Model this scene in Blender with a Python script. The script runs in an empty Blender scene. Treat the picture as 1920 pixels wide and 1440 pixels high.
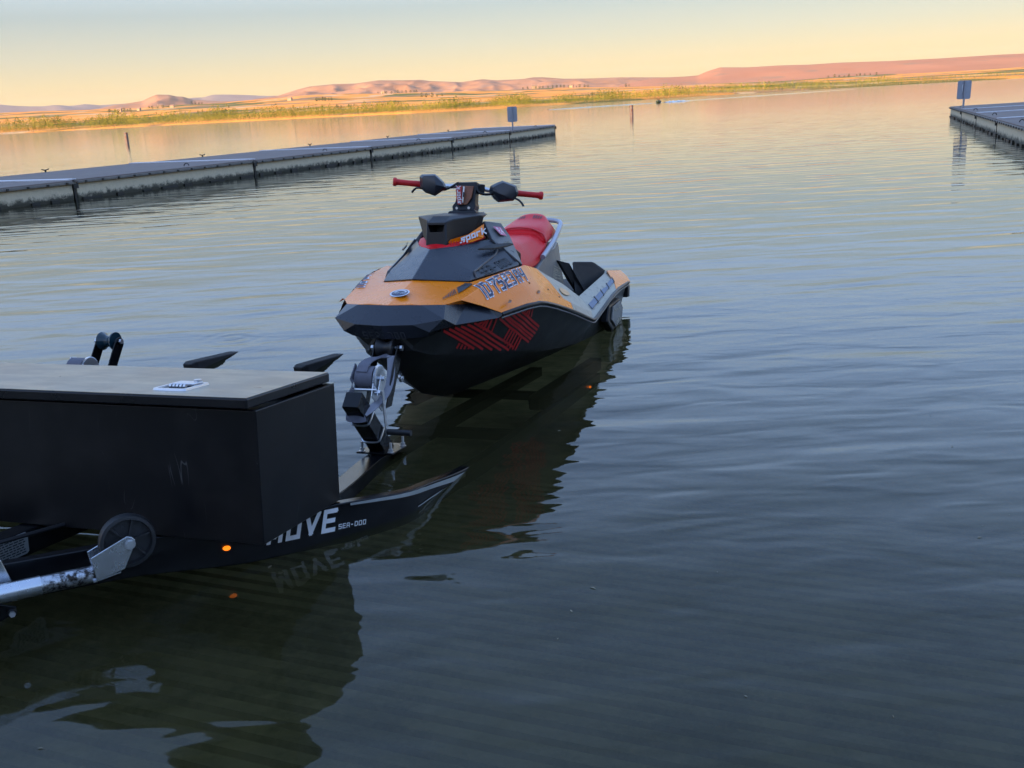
import bpy, bmesh, math, random
import numpy as np
from mathutils import Vector, Matrix
from mathutils.bvhtree import BVHTree
from mathutils import noise as mnoise

random.seed(7)
R = math.radians
sc = bpy.context.scene
C = sc.collection

# ------------------------------------------------------------------ camera
CAM_H = 1.45
F_PX = 1800.0
roll = math.atan(105/1920.0)
pitch = math.atan((720-196)*math.cos(roll)/F_PX)
cam_d = bpy.data.cameras.new('camera')
cam = bpy.data.objects.new('camera', cam_d)
C.objects.link(cam)
cam_d.sensor_width = 36.0
cam_d.lens = 36.0*F_PX/1920.0
cam_d.clip_start = 0.05
cam_d.clip_end = 60000
fwd = Vector((0, math.cos(pitch), -math.sin(pitch)))
r0 = Vector((1, 0, 0)); u0 = r0.cross(fwd)
cr, sr = math.cos(roll), math.sin(roll)
cR = cr*r0 - sr*u0; cU = sr*r0 + cr*u0
mw = Matrix((cR, cU, -fwd)).transposed().to_4x4()
mw.translation = Vector((0, 0, CAM_H))
cam.matrix_world = mw
sc.camera = cam

# ------------------------------------------------------------------ sky and sun
SUN_ELEV = 11.0
SUN_AZ = 220.0            # clockwise from +Y: low behind the camera, to the left
world = bpy.data.worlds.new('World')
sc.world = world
world.use_nodes = True
wt = world.node_tree
for nd in list(wt.nodes): wt.nodes.remove(nd)
out = wt.nodes.new('ShaderNodeOutputWorld')
bg = wt.nodes.new('ShaderNodeBackground'); bg.inputs['Strength'].default_value = 0.15
skyt = wt.nodes.new('ShaderNodeTexSky'); skyt.sky_type = 'NISHITA'; skyt.sun_disc = False
skyt.sun_elevation = R(SUN_ELEV); skyt.sun_rotation = R(SUN_AZ)
skyt.air_density = 1.0; skyt.dust_density = 1.5; skyt.ozone_density = 1.5
tc = wt.nodes.new('ShaderNodeTexCoord')
sep = wt.nodes.new('ShaderNodeSeparateXYZ')
mr = wt.nodes.new('ShaderNodeMapRange'); mr.inputs['From Min'].default_value = -0.02; mr.inputs['From Max'].default_value = 1.0
ramp = wt.nodes.new('ShaderNodeValToRGB')
def stop(z): return (z+0.02)/1.02
RAMP = [(-0.02, (2.05, 1.38, 0.54)), (0.012, (2.02, 1.40, 0.58)), (0.035, (1.78, 1.38, 0.72)), (0.06, (1.34, 1.24, 0.94)), (0.095, (0.88, 1.01, 1.05)), (0.13, (1.14, 1.40, 1.64)),
        (0.18, (1.64, 2.16, 3.0)), (0.26, (1.62, 2.40, 3.95)), (0.45, (1.03, 1.66, 3.05)), (1.0, (0.92, 1.5, 2.9))]
els = ramp.color_ramp.elements
while len(els) < len(RAMP): els.new(0.5)
for e, (z, c) in zip(els, RAMP):
    e.position = stop(z); e.color = (*c, 1)
mix = wt.nodes.new('ShaderNodeMixRGB'); mix.inputs['Fac'].default_value = 0.88
L = wt.links.new
L(tc.outputs['Generated'], sep.inputs[0]); L(sep.outputs['Z'], mr.inputs['Value']); L(mr.outputs[0], ramp.inputs['Fac'])
L(skyt.outputs[0], mix.inputs['Color1']); L(ramp.outputs[0], mix.inputs['Color2'])
L(mix.outputs[0], bg.inputs['Color']); L(bg.outputs[0], out.inputs['Surface'])

sun_d = bpy.data.lights.new('sun', 'SUN'); sun_d.energy = 5.0; sun_d.angle = R(0.5); sun_d.color = (1.0, 0.62, 0.30)
sun = bpy.data.objects.new('sun', sun_d); C.objects.link(sun)
sd = Vector((math.sin(R(SUN_AZ))*math.cos(R(SUN_ELEV)), math.cos(R(SUN_AZ))*math.cos(R(SUN_ELEV)), math.sin(R(SUN_ELEV))))
sun.rotation_euler = sd.to_track_quat('Z', 'Y').to_euler()
sun.location = (0, 0, 60)

vs = sc.view_settings
vs.view_transform = 'Standard'; vs.look = 'None'; vs.exposure = 1.66; vs.gamma = 1.0; vs.use_curve_mapping = False
sc.render.engine = 'CYCLES'
sc.cycles.use_denoising = True
sc.cycles.max_bounces = 8
sc.cycles.transparent_max_bounces = 8
sc.cycles.caustics_reflective = False

# ------------------------------------------------------------------ helpers
def add(o, parent=None):
    C.objects.link(o)
    if parent is not None: o.parent = parent
    return o

def tag(o, label=None, cat=None, group=None, kind=None):
    if label: o['label'] = label
    if cat: o['category'] = cat
    if group: o['group'] = group
    if kind: o['kind'] = kind
    return o

def empty(name, loc=(0, 0, 0), rotz=0.0, matrix=None):
    o = bpy.data.objects.new(name, None); C.objects.link(o)
    if matrix is not None: o.matrix_world = matrix
    else:
        o.location = loc; o.rotation_euler = (0, 0, rotz)
    o.empty_display_size = 0.1
    return o

def mesh(name, verts, faces, mat, parent=None, outpt=None, smooth=None, bevel=0.0, solid=0.0, segs=2, sub=0, offset=-1.0, recalc=True):
    me = bpy.data.meshes.new(name)
    me.from_pydata([tuple(v) for v in verts], [], [tuple(f) for f in faces])
    if recalc:
        bm = bmesh.new(); bm.from_mesh(me)
        bmesh.ops.recalc_face_normals(bm, faces=bm.faces)
        if outpt is not None and sum((f_.normal.dot(f_.calc_center_median()-Vector(outpt)) > 0)*2-1 for f_ in bm.faces) < 0:
            bmesh.ops.reverse_faces(bm, faces=bm.faces)
        bm.to_mesh(me); bm.free()
    me.materials.append(mat)
    if smooth is not None:
        me.shade_smooth() if hasattr(me, 'shade_smooth') else None
        if smooth < 180: me.set_sharp_from_angle(angle=R(smooth))
    o = add(bpy.data.objects.new(name, me), parent)
    if sub:
        m = o.modifiers.new('sub', 'SUBSURF'); m.levels = sub; m.render_levels = sub
    if solid:
        m = o.modifiers.new('solid', 'SOLIDIFY'); m.thickness = solid; m.offset = offset
    if bevel:
        m = o.modifiers.new('bevel', 'BEVEL'); m.width = bevel; m.segments = segs; m.limit_method = 'ANGLE'; m.angle_limit = R(18)
        m.harden_normals = smooth is not None
    return o

class MB:
    """collects simple shapes into one mesh"""
    def __init__(s): s.v = []; s.f = []
    def poly(s, pts, faces):
        b = len(s.v); s.v += [tuple(p) for p in pts]; s.f += [tuple(b+i for i in f) for f in faces]; return s
    def box(s, c, d, m=None):
        x, y, z = d[0]/2, d[1]/2, d[2]/2
        pts = [Vector((a*x, b*y, e*z)) for a in (-1, 1) for b in (-1, 1) for e in (-1, 1)]
        if m is not None: pts = [m @ p for p in pts]
        pts = [p+Vector(c) for p in pts]
        return s.poly(pts, [(0, 1, 3, 2), (4, 6, 7, 5), (0, 4, 5, 1), (2, 3, 7, 6), (0, 2, 6, 4), (1, 5, 7, 3)])
    def tube(s, path, rad, n=10, cap=True, flat=None):
        path = [Vector(p) for p in path]
        rads = rad if isinstance(rad, (list, tuple)) else [rad]*len(path)
        rings = []; up = None
        for i, p in enumerate(path):
            t = (path[min(i+1, len(path)-1)]-path[max(i-1, 0)]).normalized()
            if up is None: up = Vector((0, 0, 1)) if abs(t.z) < 0.9 else Vector((1, 0, 0))
            a = t.cross(up)
            if a.length < 1e-4: a = t.cross(Vector((0, 1, 0)))
            a.normalize(); b = a.cross(t).normalized(); up = b
            rw = rads[i]; rh = rw if flat is None else rw*flat
            rings.append([p+a*rw*math.cos(2*math.pi*k/n)+b*rh*math.sin(2*math.pi*k/n) for k in range(n)])
        b0 = len(s.v)
        for r_ in rings: s.v += [tuple(q) for q in r_]
        for i in range(len(rings)-1):
            for k in range(n):
                k2 = (k+1) % n
                s.f.append((b0+i*n+k, b0+i*n+k2, b0+(i+1)*n+k2, b0+(i+1)*n+k))
        if cap:
            s.f.append(tuple(b0+k for k in range(n-1, -1, -1)))
            s.f.append(tuple(b0+(len(rings)-1)*n+k for k in range(n)))
        return s
    def prism(s, pts, vec):
        """closed polygon pts (3D) extruded along vec"""
        n = len(pts); v = Vector(vec)
        a = [Vector(p) for p in pts]
        b0 = len(s.v)
        s.v += [tuple(p) for p in a]+[tuple(p+v) for p in a]
        s.f.append(tuple(b0+i for i in range(n-1, -1, -1))); s.f.append(tuple(b0+n+i for i in range(n)))
        for i in range(n):
            j = (i+1) % n; s.f.append((b0+i, b0+j, b0+n+j, b0+n+i))
        return s
    def build(s, name, mat, parent=None, **k): return mesh(name, s.v, s.f, mat, parent, **k)

def loft(rings, closed=True, caps=True):
    n = len(rings[0]); v = [tuple(p) for r_ in rings for p in r_]; f = []
    for i in range(len(rings)-1):
        for k in range(n if closed else n-1):
            k2 = (k+1) % n
            f.append((i*n+k, i*n+k2, (i+1)*n+k2, (i+1)*n+k))
    if caps and closed:
        f.append(tuple(range(n-1, -1, -1))); f.append(tuple((len(rings)-1)*n+k for k in range(n)))
    return v, f

def smoothpath(pts, it=2):
    pts = [Vector(p) for p in pts]
    for _ in range(it):
        q = [pts[0]]
        for a, b in zip(pts[:-1], pts[1:]): q += [a*0.75+b*0.25, a*0.25+b*0.75]
        q.append(pts[-1]); pts = q
    return pts

# ------------------------------------------------------------------ materials
def new_mat(name):
    m = bpy.data.materials.new(name); m.use_nodes = True
    return m, m.node_tree, m.node_tree.nodes['Principled BSDF']

def setin(b, key, val):
    if key in b.inputs: b.inputs[key].default_value = val

def pmat(name, col, rough=0.5, metal=0.0, var=0.15, vscale=8.0, bump=0.0, bscale=120.0, spec=0.5, col2=None, c2scale=3.0, c2lo=0.5, c2hi=0.7, rvar=0.15, emit=None, estr=0.0, stretch=(1, 1, 1), coat=0.0):
    m, t, b = new_mat(name)
    tcn = t.nodes.new('ShaderNodeTexCoord'); mp = t.nodes.new('ShaderNodeMapping'); mp.inputs['Scale'].default_value = stretch
    t.links.new(tcn.outputs['Object'], mp.inputs[0])
    n1 = t.nodes.new('ShaderNodeTexNoise'); n1.inputs['Scale'].default_value = vscale; n1.inputs['Detail'].default_value = 5; n1.inputs['Roughness'].default_value = 0.65
    t.links.new(mp.outputs[0], n1.inputs['Vector'])
    cr_ = t.nodes.new('ShaderNodeValToRGB')
    lo = [max(0, c*(1-var)) for c in col]; hi = [min(1, c*(1+var)) for c in col]
    cr_.color_ramp.elements[0].position = 0.3; cr_.color_ramp.elements[0].color = (*lo, 1)
    cr_.color_ramp.elements[1].position = 0.7; cr_.color_ramp.elements[1].color = (*hi, 1)
    t.links.new(n1.outputs['Fac'], cr_.inputs['Fac'])
    colout = cr_.outputs[0]
    if col2 is not None:
        n2 = t.nodes.new('ShaderNodeTexNoise'); n2.inputs['Scale'].default_value = c2scale; n2.inputs['Detail'].default_value = 8; n2.inputs['Roughness'].default_value = 0.7
        t.links.new(mp.outputs[0], n2.inputs['Vector'])
        r2 = t.nodes.new('ShaderNodeMapRange'); r2.inputs['From Min'].default_value = c2lo; r2.inputs['From Max'].default_value = c2hi
        t.links.new(n2.outputs['Fac'], r2.inputs['Value'])
        mx = t.nodes.new('ShaderNodeMixRGB'); mx.inputs['Color2'].default_value = (*col2, 1)
        t.links.new(r2.outputs[0], mx.inputs['Fac']); t.links.new(colout, mx.inputs['Color1']); colout = mx.outputs[0]
    t.links.new(colout, b.inputs['Base Color'])
    rr = t.nodes.new('ShaderNodeMapRange'); rr.inputs['To Min'].default_value = max(0.02, rough-rvar); rr.inputs['To Max'].default_value = min(1, rough+rvar)
    t.links.new(n1.outputs['Fac'], rr.inputs['Value']); t.links.new(rr.outputs[0], b.inputs['Roughness'])
    b.inputs['Metallic'].default_value = metal
    setin(b, 'Specular IOR Level', spec); setin(b, 'Coat Weight', coat); setin(b, 'Coat Roughness', 0.1)
    if bump:
        n3 = t.nodes.new('ShaderNodeTexNoise'); n3.inputs['Scale'].default_value = bscale; n3.inputs['Detail'].default_value = 3
        t.links.new(mp.outputs[0], n3.inputs['Vector'])
        bp = t.nodes.new('ShaderNodeBump'); bp.inputs['Strength'].default_value = bump; bp.inputs['Distance'].default_value = 0.004
        t.links.new(n3.outputs['Fac'], bp.inputs['Height']); t.links.new(bp.outputs[0], b.inputs['Normal'])
    if emit is not None:
        setin(b, 'Emission Color', (*emit, 1)); setin(b, 'Emission Strength', estr)
    return m

M = {}
M['orange'] = pmat('orange_plastic', (0.95, 0.24, 0.004), 0.28, var=0.05, vscale=5, bump=0.05, bscale=300, col2=(0.55, 0.19, 0.04), c2scale=9, c2lo=0.62, c2hi=0.9, spec=0.35)
M['dark'] = pmat('charcoal_plastic', (0.020, 0.024, 0.034), 0.29, var=0.12, vscale=6, bump=0.12, bscale=400, col2=(0.045, 0.045, 0.045), c2scale=9, c2lo=0.58, c2hi=0.8)
M['cowl'] = pmat('slate_plastic', (0.075, 0.083, 0.095), 0.42, var=0.1, bump=0.1, bscale=400, col2=(0.13, 0.13, 0.125), c2scale=8, c2lo=0.55, c2hi=0.8)
M['hull'] = pmat('hull_plastic', (0.018, 0.019, 0.020), 0.38, var=0.15, bump=0.08, bscale=300, col2=(0.05, 0.052, 0.05), c2scale=5, c2lo=0.5, c2hi=0.8)
M['black'] = pmat('black_plastic', (0.010, 0.010, 0.012), 0.42, var=0.2, spec=0.35, bump=0.1, bscale=300)
M['mat_foam'] = pmat('black_foam_mat', (0.010, 0.010, 0.012), 0.7, var=0.2, bump=0.3, bscale=250)
M['cream'] = pmat('grey_beige_plastic', (0.42, 0.385, 0.30), 0.5, var=0.1, vscale=9, bump=0.2, bscale=500, col2=(0.22, 0.205, 0.165), c2scale=26, c2lo=0.54, c2hi=0.68)
M['graywall'] = pmat('grey_plastic', (0.15, 0.155, 0.155), 0.45, var=0.12, bump=0.1, bscale=400, col2=(0.27, 0.265, 0.24), c2scale=6, c2lo=0.5, c2hi=0.75)
M['pad'] = pmat('blue_grey_pad', (0.17, 0.20, 0.27), 0.55, var=0.15, vscale=40, bump=0.5, bscale=200)
M['red'] = pmat('red_vinyl', (0.74, 0.006, 0.014), 0.42, var=0.07, vscale=4, bump=0.25, bscale=220, spec=0.28)
M['redgrip'] = pmat('red_rubber', (0.60, 0.010, 0.014), 0.55, var=0.1, bump=0.4, bscale=300)
M['redprint'] = pmat('red_print', (0.62, 0.035, 0.04), 0.4, var=0.12, vscale=14, col2=(0.2, 0.02, 0.02), c2scale=30, c2lo=0.6, c2hi=0.75)
M['silver'] = pmat('brushed_silver', (0.62, 0.63, 0.66), 0.35, 0.85, var=0.05)
M['galv'] = pmat('zinc_steel', (0.60, 0.62, 0.65), 0.34, 0.9, var=0.12, vscale=20, bump=0.1, bscale=150, col2=(0.32, 0.3, 0.27), c2scale=18, c2lo=0.6, c2hi=0.8)
M['alu'] = pmat('polished_aluminium', (0.55, 0.58, 0.62), 0.26, 0.95, var=0.08, vscale=12, col2=(0.24, 0.22, 0.2), c2scale=30, c2lo=0.62, c2hi=0.72, rvar=0.1)
M['alu_worn'] = pmat('worn_aluminium', (0.5, 0.52, 0.55), 0.32, 0.9, var=0.2, vscale=25, col2=(0.035, 0.03, 0.026), c2scale=34, c2lo=0.44, c2hi=0.56)
M['powder'] = pmat('black_powder_coat', (0.004, 0.0045, 0.006), 0.22, spec=0.3, var=0.15, bump=0.05, bscale=200, rvar=0.08)
M['carpet'] = pmat('black_carpet', (0.012, 0.012, 0.012), 0.85, var=0.4, vscale=150, bump=0.8, bscale=400)
M['white'] = pmat('white_print', (0.72, 0.73, 0.75), 0.4, var=0.06, vscale=30)
M['navy'] = pmat('navy_print', (0.02, 0.026, 0.075), 0.4, var=0.1)
M['blackprint'] = pmat('black_print', (0.02, 0.02, 0.024), 0.4, var=0.1)
M['pink'] = pmat('pink_sticker', (0.62, 0.10, 0.26), 0.45, var=0.1, vscale=40)
M['strap'] = pmat('grey_webbing', (0.12, 0.12, 0.15), 0.75, var=0.12, vscale=60, bump=0.5, bscale=500)
M['strap_light'] = pmat('pale_grey_webbing', (0.27, 0.27, 0.31), 0.7, var=0.12, vscale=60, bump=0.5, bscale=500)
M['rubber'] = pmat('black_rubber', (0.016, 0.016, 0.018), 0.45, var=0.15, bump=0.1, bscale=200)
M['tyre'] = pmat('grey_black_wheel', (0.016, 0.017, 0.019), 0.5, var=0.2, bump=0.2, bscale=200)
M['urethane'] = pmat('blue_black_urethane', (0.008, 0.03, 0.045), 0.2, var=0.2)
M['label'] = pmat('silver_label', (0.33, 0.35, 0.35), 0.4, 0.3, var=0.12, vscale=20)
M['paleorange'] = pmat('pale_orange_sticker', (0.72, 0.42, 0.20), 0.5, var=0.1)
M['browno'] = pmat('burnt_orange_plastic', (0.22, 0.065, 0.02), 0.4, var=0.3, vscale=60)
M['handle'] = pmat('satin_grey_bar', (0.40, 0.42, 0.47), 0.4, 0.3, var=0.08)
M['amber'] = pmat('amber_lamp', (0.8, 0.16, 0.01), 0.3, emit=(1.0, 0.20, 0.01), estr=0.55)

def box_mats():
    # satin black steel with scratches
    m, t, b = new_mat('black_steel_scratched')
    tcn = t.nodes.new('ShaderNodeTexCoord')
    mp = t.nodes.new('ShaderNodeMapping'); mp.inputs['Scale'].default_value = (1, 1, 0.35); mp.inputs['Rotation'].default_value = (0.5, 0.3, 0.2)
    t.links.new(tcn.outputs['Object'], mp.inputs[0])
    nz = t.nodes.new('ShaderNodeTexNoise'); nz.inputs['Scale'].default_value = 5; nz.inputs['Detail'].default_value = 2; nz.inputs['Distortion'].default_value = 1.2
    t.links.new(mp.outputs[0], nz.inputs['Vector'])
    # thin scratch where the noise crosses a value
    sub = t.nodes.new('ShaderNodeMath'); sub.operation = 'SUBTRACT'; sub.inputs[1].default_value = 0.5
    ab = t.nodes.new('ShaderNodeMath'); ab.operation = 'ABSOLUTE'
    rg = t.nodes.new('ShaderNodeMapRange'); rg.inputs['From Min'].default_value = 0.0; rg.inputs['From Max'].default_value = 0.0035; rg.inputs['To Min'].default_value = 1; rg.inputs['To Max'].default_value = 0
    gate = t.nodes.new('ShaderNodeTexNoise'); gate.inputs['Scale'].default_value = 11
    gr = t.nodes.new('ShaderNodeMapRange'); gr.inputs['From Min'].default_value = 0.56; gr.inputs['From Max'].default_value = 0.66
    mul = t.nodes.new('ShaderNodeMath'); mul.operation = 'MULTIPLY'
    t.links.new(tcn.outputs['Object'], gate.inputs['Vector'])
    t.links.new(nz.outputs['Fac'], sub.inputs[0]); t.links.new(sub.outputs[0], ab.inputs[0]); t.links.new(ab.outputs[0], rg.inputs['Value'])
    t.links.new(gate.outputs['Fac'], gr.inputs['Value']); t.links.new(rg.outputs[0], mul.inputs[0]); t.links.new(gr.outputs[0], mul.inputs[1])
    dust = t.nodes.new('ShaderNodeTexNoise'); dust.inputs['Scale'].default_value = 5; dust.inputs['Detail'].default_value = 8
    t.links.new(tcn.outputs['Object'], dust.inputs['Vector'])
    dr = t.nodes.new('ShaderNodeMapRange'); dr.inputs['From Min'].default_value = 0.45; dr.inputs['From Max'].default_value = 0.75
    t.links.new(dust.outputs['Fac'], dr.inputs['Value'])
    m1 = t.nodes.new('ShaderNodeMixRGB'); m1.inputs['Color1'].default_value = (0.0032, 0.0036, 0.005, 1); m1.inputs['Color2'].default_value = (0.011, 0.0105, 0.011, 1); setin(b, 'Specular IOR Level', 0.22)
    t.links.new(dr.outputs[0], m1.inputs['Fac'])
    m2 = t.nodes.new('ShaderNodeMixRGB'); m2.inputs['Color2'].default_value = (0.07, 0.07, 0.07, 1)
    t.links.new(m1.outputs[0], m2.inputs['Color1']); t.links.new(mul.outputs[0], m2.inputs['Fac'])
    t.links.new(m2.outputs[0], b.inputs['Base Color'])
    rr = t.nodes.new('ShaderNodeMapRange'); rr.inputs['To Min'].default_value = 0.26; rr.inputs['To Max'].default_value = 0.5
    t.links.new(dust.outputs['Fac'], rr.inputs['Value']); t.links.new(rr.outputs[0], b.inputs['Roughness'])
    return m
M['boxsteel'] = box_mats()
M['lidtop'] = pmat('dusty_lid_with_sheen', (0.20, 0.172, 0.13), 0.33, var=0.3, vscale=6, bump=0.1, bscale=150, col2=(0.40, 0.33, 0.22), c2scale=4.5, c2lo=0.42, c2hi=0.72, stretch=(1, 2.2, 1))  # dust, with the sky's reflection also brightened into the colour
M['lidedge'] = pmat('black_lid_edge', (0.005, 0.005, 0.007), 0.3, var=0.2, spec=0.3)
M['wornedge'] = pmat('worn_edge', (0.42, 0.37, 0.28), 0.5, var=0.2, vscale=60)
M['post_steel'] = pmat('sign_back_steel', (0.33, 0.34, 0.38), 0.5, 0.3, var=0.1)
M['signback'] = pmat('sign_back_aluminium', (0.36, 0.38, 0.43), 0.45, 0.4, var=0.08)
M['buoy_w'] = pmat('buoy_white_shaded', (0.10, 0.085, 0.095), 0.6, var=0.15)  # white body, darkened in colour to stand for shade
M['buoy_o'] = pmat('buoy_orange_shaded', (0.10, 0.035, 0.03), 0.5, var=0.15)  # orange marks, shade put into the colour likewise
M['deck'] = pmat('dock_deck_grey', (0.23, 0.182, 0.158), 0.9, spec=0.15, var=0.12, vscale=3, bump=0.2, bscale=30, col2=(0.25, 0.21, 0.18), c2scale=1.2, c2lo=0.45, c2hi=0.7)
M['stripwhite'] = pmat('pale_joint_cover', (0.62, 0.60, 0.62), 0.5, var=0.1)
M['waler'] = pmat('dock_waler_timber', (0.20, 0.18, 0.155), 0.8, var=0.25, vscale=6)

def concrete_float():
    m, t, b = new_mat('float_concrete')
    geo = t.nodes.new('ShaderNodeNewGeometry'); sp = t.nodes.new('ShaderNodeSeparateXYZ'); t.links.new(geo.outputs['Position'], sp.inputs[0])
    n = t.nodes.new('ShaderNodeTexNoise'); n.inputs['Scale'].default_value = 7.0; n.inputs['Detail'].default_value = 10; n.inputs['Roughness'].default_value = 0.75
    n2 = t.nodes.new('ShaderNodeTexNoise'); n2.inputs['Scale'].default_value = 14; n2.inputs['Detail'].default_value = 6
    t.links.new(geo.outputs['Position'], n.inputs['Vector']); t.links.new(geo.outputs['Position'], n2.inputs['Vector'])
    # algae and stain line: below about 0.2 m, ragged
    ad = t.nodes.new('ShaderNodeMath'); ad.operation = 'MULTIPLY_ADD'; ad.inputs[1].default_value = 0.42; ad.inputs[2].default_value = -0.21
    t.links.new(n.outputs['Fac'], ad.inputs[0])
    ad2 = t.nodes.new('ShaderNodeMath'); ad2.operation = 'ADD'; t.links.new(sp.outputs['Z'], ad2.inputs[0]); t.links.new(ad.outputs[0], ad2.inputs[1])
    st = t.nodes.new('ShaderNodeMapRange'); st.inputs['From Min'].default_value = 0.07; st.inputs['From Max'].default_value = 0.16; st.inputs['To Min'].default_value = 1; st.inputs['To Max'].default_value = 0
    t.links.new(ad2.outputs[0], st.inputs['Value'])
    c1 = t.nodes.new('ShaderNodeMixRGB'); c1.inputs['Color1'].default_value = (0.80, 0.68, 0.47, 1); c1.inputs['Color2'].default_value = (0.60, 0.51, 0.36, 1)
    t.links.new(n2.outputs['Fac'], c1.inputs['Fac'])
    c2 = t.nodes.new('ShaderNodeMixRGB'); c2.inputs['Color2'].default_value = (0.085, 0.078, 0.055, 1)
    t.links.new(st.outputs[0], c2.inputs['Fac']); t.links.new(c1.outputs[0], c2.inputs['Color1']); t.links.new(c2.outputs[0], b.inputs['Base Color'])
    b.inputs['Roughness'].default_value = 0.85
    bp = t.nodes.new('ShaderNodeBump'); bp.inputs['Distance'].default_value = 0.02; bp.inputs['Strength'].default_value = 0.5
    t.links.new(n2.outputs['Fac'], bp.inputs['Height']); t.links.new(bp.outputs[0], b.inputs['Normal'])
    return m
M['float'] = concrete_float()
M['floatdark'] = pmat('dark_gap_and_fitting', (0.022, 0.02, 0.015), 0.6, var=0.3)  # dock fittings, and the shade painted into gaps under the floats

def ground_mat(name, stops, scale, patch=None, stretch=(1, 1, 1), shade_detail=0.35, bump=0.0):
    m, t, b = new_mat(name)
    tcn = t.nodes.new('ShaderNodeTexCoord'); mp = t.nodes.new('ShaderNodeMapping'); mp.inputs['Scale'].default_value = stretch
    t.links.new(tcn.outputs['Object'], mp.inputs[0])
    n = t.nodes.new('ShaderNodeTexNoise'); n.inputs['Scale'].default_value = scale; n.inputs['Detail'].default_value = 9; n.inputs['Roughness'].default_value = 0.62
    t.links.new(mp.outputs[0], n.inputs['Vector'])
    r = t.nodes.new('ShaderNodeValToRGB'); els = r.color_ramp.elements
    while len(els) < len(stops): els.new(0.5)
    for e, (p, c) in zip(els, stops): e.position = p; e.color = (*c, 1)
    t.links.new(n.outputs['Fac'], r.inputs['Fac'])
    colout = r.outputs[0]
    if patch:
        for (pc, ps, lo, hi, off) in patch:
            v = t.nodes.new('ShaderNodeTexNoise'); v.inputs['Scale'].default_value = ps; v.inputs['Detail'].default_value = 3
            mo = t.nodes.new('ShaderNodeMapping'); mo.inputs['Location'].default_value = off; mo.inputs['Scale'].default_value = stretch
            t.links.new(tcn.outputs['Object'], mo.inputs[0]); t.links.new(mo.outputs[0], v.inputs['Vector'])
            rg = t.nodes.new('ShaderNodeMapRange'); rg.inputs['From Min'].default_value = lo; rg.inputs['From Max'].default_value = hi
            t.links.new(v.outputs['Fac'], rg.inputs['Value'])
            mx = t.nodes.new('ShaderNodeMixRGB'); mx.inputs['Color2'].default_value = (*pc, 1)
            t.links.new(rg.outputs[0], mx.inputs['Fac']); t.links.new(colout, mx.inputs['Color1']); colout = mx.outputs[0]
    t.links.new(colout, b.inputs['Base Color']); b.inputs['Roughness'].default_value = 1.0; setin(b, 'Specular IOR Level', 0.1)
    return m

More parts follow.
